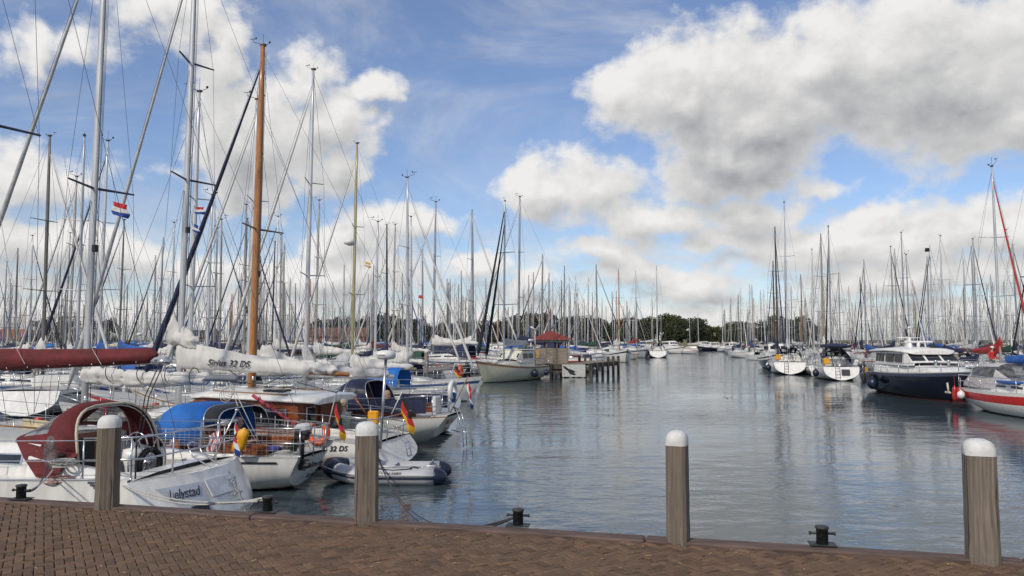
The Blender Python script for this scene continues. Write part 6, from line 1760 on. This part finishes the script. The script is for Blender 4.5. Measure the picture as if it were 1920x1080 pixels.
m = MB(); sailcover(m, 5.6, .6, 2.35, 2.35, .25, .2, .9, 3, .03, n=16, k=10); aw = m.build('boom_awning', NAVY, r2)
m = MB(); m.box((-.3, -.25, .62), (.03, .55, .42), rot=Matrix.Rotation(R(26), 3, 'Y')); m.build('transom_hatch', BLACK, r2)
person((28.8, 46.6, 1.88), R(-70), 'standing person in red jacket and white cap on deck at the right edge', mat('red_jacket', (.5, .03, .03), .9), mat('grey_trousers', (.2, .2, .22), .9), cap=WHITEP, hair=mat('dark_hair', (.05, .04, .03), .9), pose='stand')

# white transom yacht at the left edge seen stern on
lx, ly = at_depth(38, 700, 32)[:2]
o = sailboat(lx - .6, ly + 5.2, 13.0, R(102), 0, WHITE, SAILW, None, None, SILVER, 10.5, 0, 'white yacht turned stern on to the quay with grey inset transom at the left edge', 'yachts at the near piers')

# flags hoisted in the rigging
def hoisted(px_, py_, Y, w, h, bands, lab, vertical=False, droop=.35):
    p = at_depth(px_, py_, Y); o = flag(None, (0, 0, 0), w, h, (1, -.25, 0), bands, name='flag', vertical=vertical, droop=droop, seed=int(px_)); o.location = p
    tag(o, lab, 'flag')
hoisted(211, 377, 17.3, .52, .30, [F_RED, F_WHITE, F_BLUE], 'large Dutch courtesy flag flying beside the thick silver mast')
hoisted(366, 388, 21, .30, .20, [F_RED, F_WHITE, F_BLUE], 'small Dutch flag hoisted above a blue and white pennant', droop=.1)
hoisted(362, 419, 21, .26, .22, [F_BLUE, F_WHITE, F_BLUE], 'blue and white pennant hoisted below the small Dutch flag', droop=.5)
hoisted(684, 490, 30, .30, .2, [F_GOLD, F_WHITE, F_GOLD], 'small yellowish pennant beside the champagne coloured mast', droop=.4)
hoisted(785, 553, 60, .35, .25, [REDP], 'tiny red flag among the masts beyond the radar pole', droop=.2)
hoisted(1254 + 440, 480, 60, .01, .01, [BLACKC], 'x') if False else None
hoisted(1734, 465, 80, .45, .4, [BLACKC], 'square dark flag at the masthead beyond the navy trawler', droop=0)
m = MB(); m.grid([[(0, 0, 2.0), (0, .15, 2.0)], [(-.5, 0, -.9), (-.45, .3, -.9)], [(-.15, 0, -1.3), (-.1, .3, -1.3)]]); 
# radar domes on masts
for px_, py_, Y, lab in ((655, 455, 30.6, 'white radar dome on a bracket halfway up the champagne mast'), (262, 627, 60, 'white radar dome above the sails beyond the maroon boom')):
    m = MB(); m.lathe((0, 0, 0), [(.05, -.1), (.2, -.06), (.22, 0), (.21, .09), (.12, .13), (0, .14)], 16); m.box((.1, 0, -.1), (.3, .06, .05)); o = m.build('radar_dome', WHITEP); o.location = at_depth(px_, py_, Y); tag(o, lab, 'radar')
# two small birds low over the channel
for px_, py_, lab in ((1145, 735, 'small dark bird skimming low over the water left of the channel middle'), (1364, 751, 'small dark bird skimming low over the water to the right')):
    x, y = on_water(px_, py_ + 8); b_ = MB()
    b_.tube([(-.12, 0, 0), (-.04, 0, .01), (.05, 0, .01), (.11, 0, 0)], [.012, .032, .028, .006], 8)
    for s_ in (-1, 1): b_.add([(.04, s_ * .02, .01), (.06, s_ * .14, .08), (-.03, s_ * .30, .05), (-.02, s_ * .12, .06), (-.03, s_ * .02, .01)], [(0, 1, 2, 3, 4)], 0, False)
    b_.add([(-.11, -.01, 0), (-.20, -.04, 0), (-.15, 0, 0), (-.20, .04, 0), (-.11, .01, 0)], [(0, 1, 2, 3, 4)], 0, False)
    o = b_.build('bird', BLACK); o.location = (x, y, .3); o.rotation_euler[2] = 1.1; tag(o, lab, 'bird')

# boats nothing tells apart share one group
seen_ = {}
for o in list(C.objects):
    if o.parent is None and o.get('label'):
        if o['label'] in seen_ and o.get('group') and seen_[o['label']].get('group'): o['group'] = seen_[o['label']]['group']
        seen_.setdefault(o['label'], o)
for o in C.objects:
    if o.parent is None and len(str(o.get('label', '')).split()) > 16: print('LONG', o.name, o['label'])
